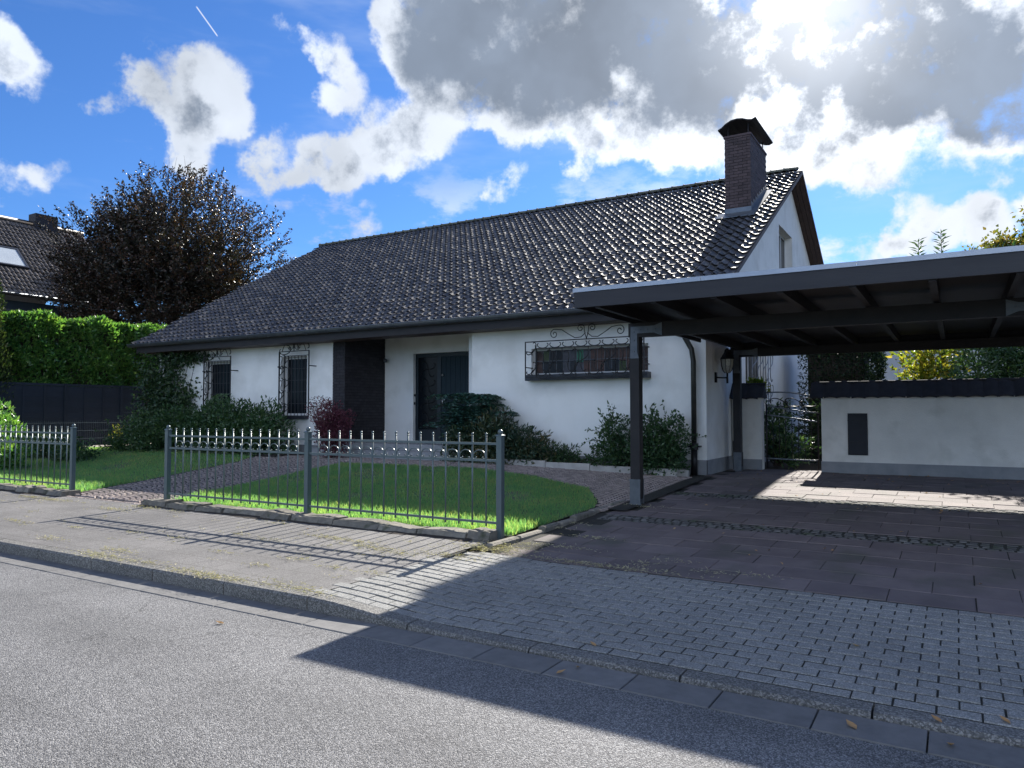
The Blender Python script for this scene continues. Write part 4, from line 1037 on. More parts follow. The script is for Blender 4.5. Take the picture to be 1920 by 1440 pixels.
for z in (SW[2], SW[3]): sc.box(X - .01, X + .01, SW[0] - .05, SW[1] + .05, z - .01, z + .01)
for y_ in (SW[0], SW[1]): sc.box(HX1 - .01, X, y_, y_ + .02, SW[2] + .3, SW[2] + .33)
sc.build('window_grille', M['iron2'], house, True)

# wall lantern on the corner
ll = at_x(1362, 690, HX1 + .22); LX, LY = HX1 + .24, 14.62
lan = thing('wall_lantern', (HX1 + .02, LY, 2.27), 'dark iron wall lantern with bobbled glass beside the carport post', 'lamp')
b = MB(); b.box(HX1, HX1 + .03, LY - .05, LY + .05, 2.16, 2.36); b.tube([(HX1 + .02, LY, 2.26), (HX1 + .15, LY, 2.25), (LX, LY, 2.25)], .017, 6); b.tube([(LX, LY, 2.14), (LX, LY, 2.36)], .02, 8)
b.build('bracket', M['iron'], lan, True)
MB().lathe((LX, LY, 2.34), [(.045, 0), (.085, .05), (.115, .15), (.125, .27)], 8).build('lamp_glass', M['lampglass'], lan)
b = MB(); b.lathe((LX, LY, 2.61), [(.14, 0), (.135, .03), (.085, .10), (.06, .14), (.05, .19), (.02, .22)], 8)
for k in range(8):
    a = 2 * math.pi * k / 8; b.tube([(LX + r_ * math.cos(a), LY + r_ * math.sin(a), 2.34 + z_) for r_, z_ in ((.048, 0), (.088, .05), (.118, .15), (.128, .27))], .006, 4)
b.build('lamp_cap', M['iron'], lan)

# ------------------------------------------------------------------ carport
cp = thing('carport', (-.5, 12.5, .3), 'flat-roofed dark timber carport in front of the garden wall', 'carport')
CF, CBk, CXL, CXR = 8.3, 15.52, -4.08, 3.3
NY = WY - .42
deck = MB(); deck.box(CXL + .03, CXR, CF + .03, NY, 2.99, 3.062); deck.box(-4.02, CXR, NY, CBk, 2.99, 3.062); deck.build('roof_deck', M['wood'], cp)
MB().box(CXL, CXR, CF, CF + .028, 2.868, 3.068).build('fascia_board', M['fascia'], cp)
MB().box(CXL, CXL + .028, CF + .03, NY, 2.868, 3.068).build('fascia_board', M['fascia'], cp)
MB().box(-4.02, CXR, CBk, CBk + .028, 2.868, 3.068).build('fascia_board', M['fascia'], cp)
x = CXL - .012
k = 0
while x < CXR:
    e = min(x + 1.62, CXR)
    b = MB(); b.box(x, e - .004, CF - .014, CF - .003, 3.060, 3.112); b.box(x, e - .004, CF - .003, CF + .12, 3.100, 3.112); b.build('roof_flashing', M['flash'], cp)
    x = e
    k += 1
MB().box(CXL - .013, CXL - .003, CF - .002, NY, 3.060, 3.105).build('roof_flashing', M['flash'], cp)
x = CXL + .30
while x < CXR:
    yb = NY - .02 if x < -4.0 else CBk - .02
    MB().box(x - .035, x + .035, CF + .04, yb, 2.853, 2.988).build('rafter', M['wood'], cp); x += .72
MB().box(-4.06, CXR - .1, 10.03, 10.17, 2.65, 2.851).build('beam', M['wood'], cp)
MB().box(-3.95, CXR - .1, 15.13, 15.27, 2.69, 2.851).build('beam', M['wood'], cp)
def post(X, Y, front=True):
    z0 = zdrive(Y)
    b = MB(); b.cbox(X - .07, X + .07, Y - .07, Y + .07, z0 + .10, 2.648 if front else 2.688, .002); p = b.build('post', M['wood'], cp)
    s_ = MB(); s_.box(X - .078, X + .078, Y - .078, Y - .071, z0 + .02, z0 + .38); s_.box(X - .078, X + .078, Y + .071, Y + .078, z0 + .02, z0 + .38); s_.box(X - .05, X + .05, Y - .07, Y + .07, z0 - .03, z0 + .1)
    s_.box(X - .085, X + .085, Y - .082, Y - .079, z0 + .355, z0 + .38); s_.box(X - .085, X + .085, Y - .082, Y - .079, z0 + .02, z0 + .045)
    s_.build('post_shoe', M['steel'], p)
    k = 1 if X < 0 else -1
    if front or X < 0:
        zt = 2.80 if front else 2.82; yy = Y - .074
        a = [(X - k * .06, zt - .46), (X + k * .075, zt - .46), (X + k * .05, zt - .38), (X + k * .05, zt - .10), (X + k * .30, zt - .10), (X + k * .42, zt - .15), (X + k * .42, zt + .04), (X + k * .30, zt), (X - k * .05, zt)]
        n = len(a); q = MB(); q.v = [(x_, yy, z_) for x_, z_ in a] + [(x_, yy - .006, z_) for x_, z_ in a]
        q.f = [(0, 1, 2, 3), (0, 3, 8), (3, 4, 7, 8), (4, 5, 6, 7), (n, n + 3, n + 2, n + 1), (n, n + 8, n + 3), (n + 3, n + 8, n + 7, n + 4), (n + 4, n + 7, n + 6, n + 5)] + [(i, n + i, n + (i + 1) % n, (i + 1) % n) for i in range(n)]
        for bx_, bz_ in ((.0, -.08), (.1, -.05), (.2, -.05), (.32, -.05), (0, -.2), (0, -.36)):
            q.lathe((X + k * bx_, yy - .006, zt + bz_), [(.012, -.006), (.012, .006)], 6)
        q.build('angle_bracket', M['steel'], cp)
post(-3.97, 10.1); post(.92, 10.1); post(-3.80, 15.2, False); post(2.9, 15.2, False)
# rain pipe next to the back post
b = MB(); b.tube([(-3.92, 15.42, 2.85), (-3.92, 15.42, .95)], .035, 8); b.tube([(-3.92, 15.42, .98), (-3.92, 15.42, .36)], .045, 8); b.build('rain_pipe', M['copper'], cp, True)

# ------------------------------------------------------------------ garden walls and gate
def coped_wall(name, X0, X1, label, panel=False):
    Y0, Y1 = 15.78, 16.04; zb = zdrive(15.8)
    w = thing(name, ((X0 + X1) / 2, 15.9, zb), label, 'wall', 'garden walls beside the gate')
    MB().box(X0, X1, Y0, Y1, zb - .2, 1.95).build('wall', M['plaster2'], w)
    MB().box(X0 - .012, X1 + .012, Y0 - .014, Y0 - .002, zb - .2, .60).build('plinth', M['plinth'], w)
    st = .24; n = int((X1 - X0 + .12) / st) + 1; x = X0 - .06
    cm = MB()
    for sgn in (-1, 1):
        prof = [(st * u - .006 * 0, -.004 + .032 * math.sin(math.pi * u)) for u in np.linspace(0, 1.02, 6)]
        top = [(a, 15.91 + sgn * .0, 2.165 + d) for a, d in prof]; bot = [(a, 15.91 + sgn * .25, 1.86 + d) for a, d in prof]; und = [(a, 15.91 + sgn * .25, 1.842 + d * .6) for a, d in prof]
        o = len(cm.v); cm.v += top + bot + und
        for i in range(5): cm.f += [(o + i, o + i + 1, o + 6 + i + 1, o + 6 + i), (o + 6 + i, o + 6 + i + 1, o + 12 + i + 1, o + 12 + i)]
        cm.f += [(o, o + 6, o + 12), (o + 5, o + 17, o + 11)]
    cme = cm.mesh('coping_tile', M['coping'])
    while x < X1 + .02:
        link('coping_tile', cme, w, loc=(x - .11, 0, random.uniform(-.006, .006)), rot=(0, .0 + random.uniform(-.015, .015), 0)); link_off = 0; x += st
    b = MB(); b.add([(X0 - .05, 15.67, 1.87), (X0 - .05, 16.15, 1.87), (X0 - .05, 15.91, 2.155), (X1 + .05, 15.67, 1.87), (X1 + .05, 16.15, 1.87), (X1 + .05, 15.91, 2.155)], [(0, 1, 2), (3, 5, 4), (0, 3, 4, 1), (0, 2, 5, 3), (1, 4, 5, 2)]); b.build('coping_core', M['coping'], w)
    rr = MB(); rr.tube([(X0 - .06, 15.91, 2.155), (X1 + .06, 15.91, 2.155)], .03, 8); rr.build('coping_ridge', M['coping'], w)
    if panel:
        b = MB(); b.cbox(-.175, .175, -.405, .405, 0, .03, .012); 
        pts = [(x_, -z_, y_) for x_, y_, z_ in b.v]
        q = MB(); q.v = [(-1.655 + x_, Y0 - .002 + y_, 1.145 + z_) for x_, y_, z_ in pts]; q.f = b.f
        pn_ = q.build('letter_panel', M['slate'], w)
        b = MB(); b.box(-1.80, -1.51, Y0 - .040, Y0 - .033, .985, .998); b.box(-1.835, -1.475, Y0 - .036, Y0 - .030, 1.40, 1.41); b.build('panel_joint', M['iron'], pn_)
    return w
coped_wall('garden_wall', -2.31, 4.6, 'long white garden wall with tiled coping and a dark panel, right of the gate', True)
coped_wall('garden_wall', -4.06, -3.47, 'short white garden wall stub between house corner and gate')
gate = thing('garden_gate', (-2.9, 15.9, .38), 'ornamental curved iron garden gate between the two white walls', 'gate')
GY = 15.95
for X in (-3.40, -2.40): MB().tube([(X, GY, .42), (X, GY, 1.75 if X < -3 else 1.55)], .018, 6).build('gate_stile', M['iron'], gate, True)
for (za, zm, zb) in ((1.98, 2.02, 1.86), (1.72, 1.60, 1.56), (1.52, 1.46, 1.38), (.62, .60, .60)):
    MB().tube([(-3.40 + 1.0 * t, GY, za * (1 - t) ** 2 + 2 * zm * t * (1 - t) + zb * t * t) for t in np.linspace(0, 1, 12)], .016, 6).build('gate_rail', M['iron2'], gate, True)
b = MB()
for k in range(1, 8):
    X = -3.40 + k * .125; b.tube([(X, GY, .6), (X, GY, 1.42)], .008, 5)
for k in range(3):
    X = -3.30 + k * .3; b.tube([(x_, GY, z_) for x_, z_ in scroll((X, 1.58), (X + .28, 1.80), 'S')], .010, 5); b.tube([(x_, GY, z_) for x_, z_ in scroll((X + .28, 1.55), (X, 1.76), 'C')], .010, 5)
b.build('gate_scrolls', M['iron'], gate, True)

# ------------------------------------------------------------------ flower bed edging by the house
bedg = thing('bed_edging', (-7, 13.4, .45), None, None); bedg['kind'] = 'structure'; bedg['label'] = 'pale kerb blocks edging the flower bed by the house wall'
x = -9.25
while x < -5.1:
    MB().cbox(x, x + .985, 13.40, 13.48, .3, zgard(x + .5, 13.4) + .115, .006).build('edging_block', M['edging'], bedg); x += 1.0
for (xa, xb, ya, yb) in ((-5.22, -5.14, 13.49, 13.98), (-4.9, -4.45, 13.30, 13.38)):
    MB().cbox(xa, xb, ya, yb, .25, .52, .006).build('edging_block', M['edging'], bedg)
b = MB(); b.grid(lambda u, v: (-9.25 + 4.1 * u, 13.48 + .5 * v, zgard(-9.25 + 4.1 * u, 13.5) + .06 + .03 * math.sin(u * 40) * math.sin(v * 7)), 30, 4)
b.build('flower_bed', M['soil'], None, True, kind='structure', label='dark soil of the flower bed under the long window')
b = MB(); b.grid(lambda u, v: (-21.4 + 7.0 * u, 12.6 + 1.38 * v, zgard(-21.4 + 7 * u, 13) + .02), 20, 4)
b.build('flower_bed', M['soil'], None, True, kind='structure', label='soil bed under the two narrow windows')
b = MB(); b.grid(lambda u, v: (-24.3 + 1.2 * u, 11.5 + 5 * v, zgard(-23, 11.5 + 5 * v) + .02), 4, 8)
b.build('gravel_strip', M['gravel'], None, True, kind='structure', label='pale gravel strip before the dark board fence')

# ------------------------------------------------------------------ foliage builders
def lump(D, seed, k=5, amp=.22):
    r = np.random.default_rng(seed); out = np.ones(len(D))
    for i in range(k):
        c = unit(r.normal(size=3)); out += amp * np.cos((2.2 + i * 1.3) * np.arccos(np.clip(D @ c, -1, 1)) + r.uniform(0, 6))  / (1 + .5 * i)
    return out
def blob_points(c, rad, n, seed, shell=.45, amp=.2, zmin=-1.0):
    D = unit(RNG.normal(size=(n, 3))); D[:, 2] = np.maximum(D[:, 2], zmin); D = unit(D)
    R = RNG.uniform(0, 1, n) ** shell * lump(D, seed, amp=amp)
    return np.asarray(c) + D * R[:, None] * np.asarray(rad), D
def stems(b, base, tips, r0=.02, r1=.004, n=5, wob=.05):
    for t in tips:
        p0 = np.array(base) + RNG.normal(0, .04, 3) * [1, 1, 0]; p1 = np.array(t)
        pts = [p0 + (p1 - p0) * s_ + RNG.normal(0, wob, 3) * math.sin(s_ * math.pi) for s_ in np.linspace(0, 1, 4)]
        b.tube(pts, [r0 + (r1 - r0) * i / 3 for i in range(4)], n, False)
def shrub(name, base, blobs, n, L, W, mat, label, cat='shrub', group=None, nstem=14, up=.25, wisps=0, wl=.5):
    t = thing(name, base, label, cat, group)
    Ps, Ds = [], []
    tot = sum(r[0] * r[1] * r[2] for _, r in blobs)
    for i, (c, r) in enumerate(blobs):
        P, D = blob_points(c, r, int(n * r[0] * r[1] * r[2] / tot) + 40, hash(name) % 97 + i * 7 + int(abs(base[0]) * 10))
        Ps.append(P); Ds.append(D)
    P = np.concatenate(Ps); D = np.concatenate(Ds)
    tips = P[RNG.integers(0, len(P), nstem)]
    st = MB(); stems(st, base, tips)
    dirs = D * .6 + RNG.normal(0, .55, D.shape); dirs[:, 2] += up
    if wisps:
        allc = np.concatenate([RNG.normal(0, .3, (wisps, 3)) * blobs[i % len(blobs)][1] + blobs[i % len(blobs)][0] for i in range(1)])
        idx = RNG.integers(0, len(blobs), wisps); WP, WD = [], []
        for q in idx:
            c, r = blobs[q]; d = unit(RNG.normal(size=3) * [1, .8, .6] + [0, 0, .9]); s0 = np.array(c) + d * np.array(r) * .75
            ln = wl * RNG.uniform(.5, 1.1); e = s0 + d * ln + [0, 0, -.1 * ln]
            st.tube([s0, (s0 + e) / 2 + [0, 0, .05 * ln], e], [.006, .004, .002], 3, False)
            for s_ in np.linspace(.15, 1, 12):
                WP.append(s0 + (e - s0) * s_ + [0, 0, .08 * ln * math.sin(s_ * 3.1)] + RNG.normal(0, .012, 3)); WD.append(d * .6 + RNG.normal(0, .7, 3))
        P = np.concatenate([P, np.array(WP)]); dirs = np.concatenate([dirs, np.array(WD)])
    keep = P[:, 2] > base[2] - .02; P, dirs = P[keep], dirs[keep]
    st.build('stems', M['bark'], t)
    sz = RNG.uniform(.65, 1.2, len(P))
    leaf_mesh('foliage', P, dirs, L * sz, W * sz, mat, t)
    return t
zg = zgard
# low hedge, round barberry and bed shrubs
shrub('low_hedge', (-17.0, 13.3, .45), [((-18.9, 13.25, .95), (.95, .62, .82)), ((-17.6, 13.2, 1.0), (1.1, .66, .86)), ((-16.3, 13.2, 1.0), (1.1, .66, .84)), ((-15.4, 13.2, .92), (.75, .55, .75))], 19000, .115, .05, M['shrub'], 'dark green low hedge under the two narrow windows', 'hedge')
bq = at_y(622, 790, 13.05)
shrub('barberry_bush', (bq[0], 13.05, .48), [((bq[0], 13.05, 1.35), (.50, .48, .50)), ((bq[0], 13.05, .95), (.42, .4, .42))], 10000, .05, .028, M['barberry'], 'round purple-red barberry bush beside the brick pier', 'bush', wisps=26, wl=.2)
shrub('corner_shrub', (-19.9, 12.9, .44), [((-20.2, 12.9, .95), (.8, .6, .75)), ((-19.5, 12.8, .75), (.7, .6, .6)), ((-20.9, 12.7, .65), (.7, .6, .5))], 6000, .09, .045, M['shrub'], 'dense dark green shrub at the left house corner', 'shrub', wisps=20)
# climber on the left corner of the house
iv = thing('wall_climber', (-20.3, 13.85, .45), 'dark leafy climber growing up the left house corner to the gutter', 'climber')
Pi = []
def ivy(cx, cz, rx, rz, n, ydep=.25):
    a = RNG.normal(size=(n, 3)); Pi.append(np.stack([cx + a[:, 0] * rx * .5, WY - .06 - np.abs(a[:, 1]) * ydep, cz + a[:, 2] * rz * .5], 1))
ivy(-20.5, 2.2, .95, 1.6, 1900, .22); ivy(-20.3, 1.4, 1.2, 1.2, 1800, .3); ivy(-20.1, 3.2, .9, .3, 420, .12); ivy(-19.4, 3.22, .9, .14, 200, .06); ivy(-19.7, 1.95, .45, .5, 260, .08); ivy(-21.2, 2.0, .5, 1.4, 700, .3)
P = np.concatenate(Pi); P = P[(P[:, 2] < 3.42) & (P[:, 2] > .4)]
D = RNG.normal(size=P.shape); D[:, 2] -= .5
leaf_mesh('foliage', P, D, RNG.uniform(.07, .13, len(P)), RNG.uniform(.06, .1, len(P)), M['ivy'], iv)
b = MB()
for k in range(6): stems(b, (-20.6 + k * .12, WY - .08, .45), [(-21 + k * .35, WY - .1, 2.6 + .12 * k)], .018, .006)
b.build('stems', M['bark'], iv)
# mahonia beside the door: pinnate fronds
mh = thing('mahonia', (-9.35, 13.72, .5), 'tall blue-green shrub with feathery fronds beside the front door', 'shrub')
PP, DD = [], []; st = MB()
for k in range(48):
    c0 = np.array([-9.32 + RNG.normal(0, .36), 13.62 + RNG.normal(0, .12), RNG.uniform(1.1, 1.95)])
    if k < 9: st.tube([(-9.35, 13.72, .5), (-9.35 * .5 + c0[0] * .5, 13.7, .9), tuple(c0)], [.022, .016, .01], 5, False)
    for q in range(9):
        a = 2 * math.pi * q / 9 + RNG.uniform(-.3, .3); dr_ = np.array([math.cos(a), math.sin(a) * .8, .55]); ln = RNG.uniform(.28, .46)
        pts = [c0 + dr_ * ln * s_ + np.array([0, 0, -.34 * ln * s_ * s_ * 2]) for s_ in np.linspace(0, 1, 9)]
        st.tube(pts[::4], [.005, .004, .002], 3, False)
        side = unit(np.cross(dr_, [0, 0, 1]))
        for s_ in range(1, 9):
            for sg in (-1, 1):
                PP.append(pts[s_]); DD.append(side * sg + dr_ * .5 + np.array([0, 0, -.25]))
PP, DD = np.array(PP), np.array(DD); ok = PP[:, 1] < WY - .03; PP, DD = PP[ok], DD[ok]
leaf_mesh('foliage', PP, DD, RNG.uniform(.08, .125, len(PP)), .042, M['mahonia'], mh, nb=2.0)
st.build('stems', M['bark'], mh)
shrub('rhododendron', (-8.5, 13.65, .5), [((-9.2, 13.5, .85), (.62, .36, .55)), ((-8.5, 13.45, .92), (.62, .36, .58)), ((-7.9, 13.55, .78), (.55, .3, .40)), ((-7.3, 13.62, .66), (.6, .22, .22))], 9500, .12, .036, M['rhodo'], 'spreading rhododendron with a few orange leaves in front of the white wall', 'shrub', wisps=16, wl=.35)
shrub('low_shrub', (-6.75, 13.62, .5), [((-6.9, 13.6, .62), (.5, .22, .17)), ((-6.3, 13.62, .60), (.35, .2, .14))], 900, .07, .03, M['shrub'], 'thin low shrub under the right half of the long window', 'shrub', wisps=16, wl=.28)
shrub('privet_shrub', (-5.8, 13.6, .46), [((-5.82, 13.55, 1.0), (.32, .3, .52)), ((-5.6, 13.6, .7), (.4, .3, .32))], 2200, .075, .042, M['shrub'], 'airy leafy shrub left of the front carport post', 'shrub', group='shrubs at the front carport post', wisps=34, wl=.42)
shrub('privet_shrub', (-4.95, 13.6, .42), [((-5.1, 13.5, .95), (.42, .34, .55)), ((-4.65, 13.5, .95), (.36, .32, .56)), ((-4.8, 13.45, .6), (.5, .3, .3))], 4400, .075, .042, M['shrub'], 'bushy leafy shrub right of the front carport post', 'shrub', group='shrubs at the front carport post', wisps=34, wl=.42)

# ------------------------------------------------------------------ left boundary: board fence, hedge, conifer, wire fence
BXF = -24.4
pf = thing('board_fence', (BXF, 12.5, .45), 'dark stained board fence below the laurel hedge', 'fence')
yy = 9.2
while yy < 17.5:
    MB().box(BXF - .05, BXF + .05, yy - .05, yy + .05, .2, 2.50).build('post', M['pfence'], pf)
    ye = yy + 1.85
    MB().box(BXF - .025, BXF + .03, yy + .052, ye - .052, 2.42, 2.49).build('cap_rail', M['pfence'], pf)
    for k in range(12):
        MB().cbox(BXF - .012, BXF + .012, yy + .053, ye - .053, .42 + k * .166, .42 + k * .166 + .1655, .003).build('board', M['pfence'], pf)
    for q in (.33, .66): MB().box(BXF + .013, BXF + .032, yy + 1.85 * q - .03, yy + 1.85 * q + .03, .42, 2.41).build('batten', M['pfence'], pf)
    yy = ye
wf = thing('wire_fence', (-23.9, 13, .45), 'low thin wire mesh fence in front of the dark boards', 'fence')
b = MB()
for k in range(90):
    Y = 9.4 + k * .06; b.box(-23.9, -23.896, Y, Y + .004, .45, 1.32)
b.build('wires', M['fence'], wf)
b = MB()
for z in (.5, .75, 1.0, 1.25): b.tube([(-23.9, 9.4, z), (-23.9, 14.8, z)], .005, 4)
b.build('cross_wires', M['fence'], wf)
def hedge(name, x0, x1, y0, y1, z0, z1, n, L, W, mat, label, seed=1):
    t = thing(name, ((x0 + x1) / 2, (y0 + y1) / 2, z0), label, 'hedge')
    areas = np.array([(y1 - y0) * (z1 - z0), (y1 - y0) * (x1 - x0), (x1 - x0) * (z1 - z0)]); areas[1] *= 1.6
    pr_ = areas / areas.sum(); f = RNG.choice(3, n, p=pr_); u, v = RNG.uniform(0, 1, n), RNG.uniform(0, 1, n)
    dpt = np.abs(RNG.normal(0, .14, n))
    P = np.zeros((n, 3)); Nn = np.zeros((n, 3))
    m0 = f == 0; P[m0] = np.stack([x1 - dpt[m0], y0 + (y1 - y0) * u[m0], z0 + (z1 - z0) * v[m0]], 1); Nn[m0] = (1, -.2, .3)
    m1 = f == 1; P[m1] = np.stack([x0 + (x1 - x0) * v[m1], y0 + (y1 - y0) * u[m1], z1 - dpt[m1] * .8 + RNG.uniform(0, .12, m1.sum()) ** 1.5], 1); Nn[m1] = (0, 0, 1)
    m2 = f == 2; P[m2] = np.stack([x0 + (x1 - x0) * u[m2], y0 + dpt[m2], z0 + (z1 - z0) * v[m2]], 1); Nn[m2] = (0, -1, .3)
    lumpz = .10 * np.sin(P[:, 1] * 3.1 + seed) + .07 * np.sin(P[:, 1] * 7.3 + P[:, 2] * 5) + .06 * np.sin(P[:, 2] * 6 + seed)
    P[:, 0] += lumpz * (f == 0); P[:, 2] += lumpz * (f == 1)
    D = Nn * .7 + RNG.normal(0, .6, (n, 3)); D[:, 2] += .25
    sz = RNG.uniform(.7, 1.2, n); leaf_mesh('foliage', P, D, L * sz, W * sz, mat, t)
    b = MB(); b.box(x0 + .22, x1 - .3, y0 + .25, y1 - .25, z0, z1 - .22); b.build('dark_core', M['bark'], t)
    return t
hedge('laurel_hedge', -26.1, -24.75, 9.3, 17.8, 2.0, 4.60, 30000, .17, .07, M['laurel'], 'tall green laurel hedge above the dark board fence')
def conifer(name, base, r, h, n, mat, label, L=.10, W=.035, cat='tree', group=None, p=.75):
    t = thing(name, base, label, cat, group)
    z = RNG.uniform(0, 1, n) ** .85; a = RNG.uniform(0, 2 * math.pi, n)
    rr = r * (1 - z) ** p * (.86 + .16 * np.sin(a * 5 + z * 9) + RNG.normal(0, .06, n)) * RNG.uniform(.72, 1.04, n)
    P = np.stack([base[0] + rr * np.cos(a), base[1] + rr * np.sin(a), base[2] + z * h], 1)
    D = np.stack([np.cos(a) * .5, np.sin(a) * .5, np.full(n, .8)], 1) + RNG.normal(0, .35, (n, 3))
    leaf_mesh('crown', P, D, L * RNG.uniform(.6, 1.3, n), W, mat, t)
    MB().tube([base, (base[0], base[1], base[2] + h * .8)], [.14, .03], 7).build('trunk', M['bark'], t, True); return t
c = at_x(-18, 775, -23.0)
conifer('clipped_conifer', (-24.9, 10.7, .3), .95, 5.75, 16000, M['conifer'], 'green conifer at the left edge before the laurel hedge', p=.38)
shrub('laurel_bush', (-19.3, 8.7, .2), [((-19.6, 8.8, .95), (.75, .6, .75)), ((-18.9, 8.7, .62), (.6, .5, .4))], 3200, .13, .055, M['laurel'], 'glossy laurel bush behind the left end of the picket fence', 'bush')
shrub('ground_shrub', (-20.4, 10.6, .3), [((-20.9, 10.8, .55), (.9, .6, .42)), ((-19.6, 10.6, .45), (.9, .5, .34)), ((-21.8, 10.9, .6), (.8, .6, .45))], 5000, .10, .045, M['shrub'], 'low dark shrubs on the lawn behind the left picket fence', 'shrub')
rose = shrub('rose_plant', (-22.0, 13.2, .42), [((-22.0, 13.2, .8), (.2, .2, .3))], 220, .06, .035, M['yellowleaf'], 'small yellow rose plant at the edge of the gravel strip', 'plant', nstem=6, wisps=6, wl=.25)

# ------------------------------------------------------------------ neighbour house on the left
nb = thing('neighbour_house', (-40.8, 12, .3), 'neighbouring house with sunlit pantile roof and skylight behind the copper beech', 'house')
NX, NZ = -36.0, 6.95; NR, NRZ = -40.8, 11.33; ny0, ny1 = 3.0, 22.3
MB().box(-45, NX - .5, ny0 + .4, ny1 - .4, .2, 6.65).build('wall', M['nwall'], nb)
b = MB()
for (xa, za, xb, zb) in ((NX, NZ, NR, NRZ), (NR, NRZ, -45.6, NZ)):
    b.hexa([(xa, ny0, za - .2), (xa, ny1, za - .2), (xb, ny1, zb - .2), (xb, ny0, zb - .2), (xa, ny0, za - .05), (xa, ny1, za - .05), (xb, ny1, zb - .05), (xb, ny0, zb - .05)])
nroof = b.build('roof', M['ntile'], nb)
slv = np.array([NR - NX, 0, NRZ - NZ]); sln = np.linalg.norm(slv); slv = slv / sln
Rn = tile_frame((0, 1, 0), slv)
pl = []
sky_y = (16.5, 18.05); sky_s = (2.1, 3.66)
for r in range(int(sln / TE)):
    for k in range(int((ny1 - 11.0) / TW)):
        y = 11.0 + k * TW; s_ = r * TE
        if sky_y[0] - .1 < y + TW and y < sky_y[1] and sky_s[0] - .25 < s_ < sky_s[1]: continue
        p = np.array([NX, y, NZ]) + slv * s_ ; pl.append(tuple(p + Rn[:, 2] * -.02))
tiles_joined('tile_rest', pl, Rn, M['ntile'], nroof)
def nq(y, s_, d): return tuple(np.array([NX, y, NZ]) + slv * s_ + Rn[:, 2] * d)
def nbox(b, y0, y1, s0, s1, d0, d1): b.hexa([nq(y0, s0, d0), nq(y1, s0, d0), nq(y1, s1, d0), nq(y0, s1, d0), nq(y0, s0, d1), nq(y1, s0, d1), nq(y1, s1, d1), nq(y0, s1, d1)])
b = MB(); y0, y1 = sky_y; s0, s1 = sky_s
for a in ((y0, y1, s0, s0 + .09), (y0, y1, s1 - .09, s1), (y0, y0 + .09, s0 + .09, s1 - .09), (y1 - .09, y1, s0 + .09, s1 - .09)): nbox(b, a[0], a[1], a[2], a[3], -.05, .10)
sk = b.build('skylight', M['sill'], nroof); b = MB(); nbox(b, y0 + .09, y1 - .09, s0 + .09, s1 - .09, .04, .07); b.build('pane', M['skylight'], sk)
MB().tube([(NX + .09, ny0, NZ - .06), (NX + .09, ny1, NZ - .06)], .07, 8).build('gutter', M['zinc'], nroof, True)
MB().tube([(NR, ny0, NRZ + .02), (NR, ny1, NRZ + .02)], .12, 8).build('ridge', M['ntile'], nroof, True)
MB().box(NR - .35, NR + .35, 19.7, 20.8, 10.9, 11.87).build('chimney', M['brick'], nroof)
w = MB().box(NX - .51, NX - .44, 16.3, 18.0, 4.8, 6.25).build('window', M['darkframe'], nb); MB().box(NX - .438, NX - .43, 16.4, 17.9, 4.9, 6.1).build('pane', M['glass'], w); MB().box(NX - .43, NX - .40, 16.3, 18.0, 6.1, 6.24).build('shutter_box', M['steel'], w)
w = MB().box(NX - .51, NX - .44, 19.4, 21.7, 4.6, 6.1).build('window', M['frame'], nb)

# ------------------------------------------------------------------ copper beech
bt = thing('copper_beech', (-31.4, 21.0, .3), 'dark copper beech tree with wispy reddish twigs behind the laurel hedge', 'tree')
TC = np.array([-31.5, 21.0, 7.5]); view = unit(np.array([-.83, .55, 0])); side = np.array([.55, .83, 0])
RS, RD, RZ_ = 5.3, 3.8, 4.6
br = MB(); br.tube([(-31.4, 21.0, .3), (-31.45, 21.0, 2.0), (-31.5, 21.0, 4.2)], [.26, .21, .16], 9)
PP, DD, LL = [], [], []
limbs = []
for k in range(14):
    a = 2 * math.pi * k / 14 + RNG.uniform(-.2, .2); el = RNG.uniform(.05, 1.35)
    d = side * math.cos(a) * math.cos(el) * RS + view * math.sin(a) * math.cos(el) * RD + np.array([0, 0, math.sin(el) * RZ_])
    e = TC + d * .72 - [0, 0, .6]; s0 = np.array([-31.48, 21.0, RNG.uniform(2.2, 4.2)])
    mid = s0 * .45 + e * .55 + [0, 0, .35]
    br.tube([s0, mid, e], [.10, .06, .025], 5, False); limbs.append((s0, mid, e))
ntw = 3900
Dv = unit(RNG.normal(size=(ntw, 3))); rad = RNG.uniform(0, 1, ntw) ** .5 * lump(Dv, 5, amp=.16)
for i in range(ntw):
    d = Dv[i]
    if d[2] < -.92: continue
    o = TC + (side * d[0] * RS + view * d[1] * RD + np.array([0, 0, d[2] * RZ_])) * rad[i] * .93
    if o[2] < 2.2: continue
    out = unit(side * d[0] + view * d[1] * .6 + np.array([0, 0, d[2] * .6 + .75]) + RNG.normal(0, .3, 3))
    ln = RNG.uniform(.65, 1.25) * (1.25 if (rad[i] > .8 and d[2] > .35) else 1)
    droop = RNG.uniform(0, .25)
    pts = [o + out * ln * s_ - np.array([0, 0, droop * s_ * s_]) for s_ in np.linspace(0, 1, 4)]
    br.tube(pts, [.012, .009, .006, .003], 3, False)
    sd_ = unit(np.cross(out, [0, 0, 1]) + RNG.normal(0, .3, 3))
    nl = 30
    for q in range(nl):
        s_ = (q + 1) / nl; p = o + out * ln * s_ - np.array([0, 0, droop * s_ * s_])
        g_ = RNG.normal(0, .10 if s_ < .6 else .035, 3)
        PP.append(p + g_); DD.append(sd_ * (1 if q % 2 else -1) + out * .7 + RNG.normal(0, .35, 3))
for i in range(160):
    s0, mid, e = limbs[i % len(limbs)]
    t_ = RNG.uniform(.5, 1); p = mid * (1 - t_) + e * t_
    br.tube([p, p + RNG.normal(0, .7, 3) + [0, 0, .4]], [.02, .006], 3, False)
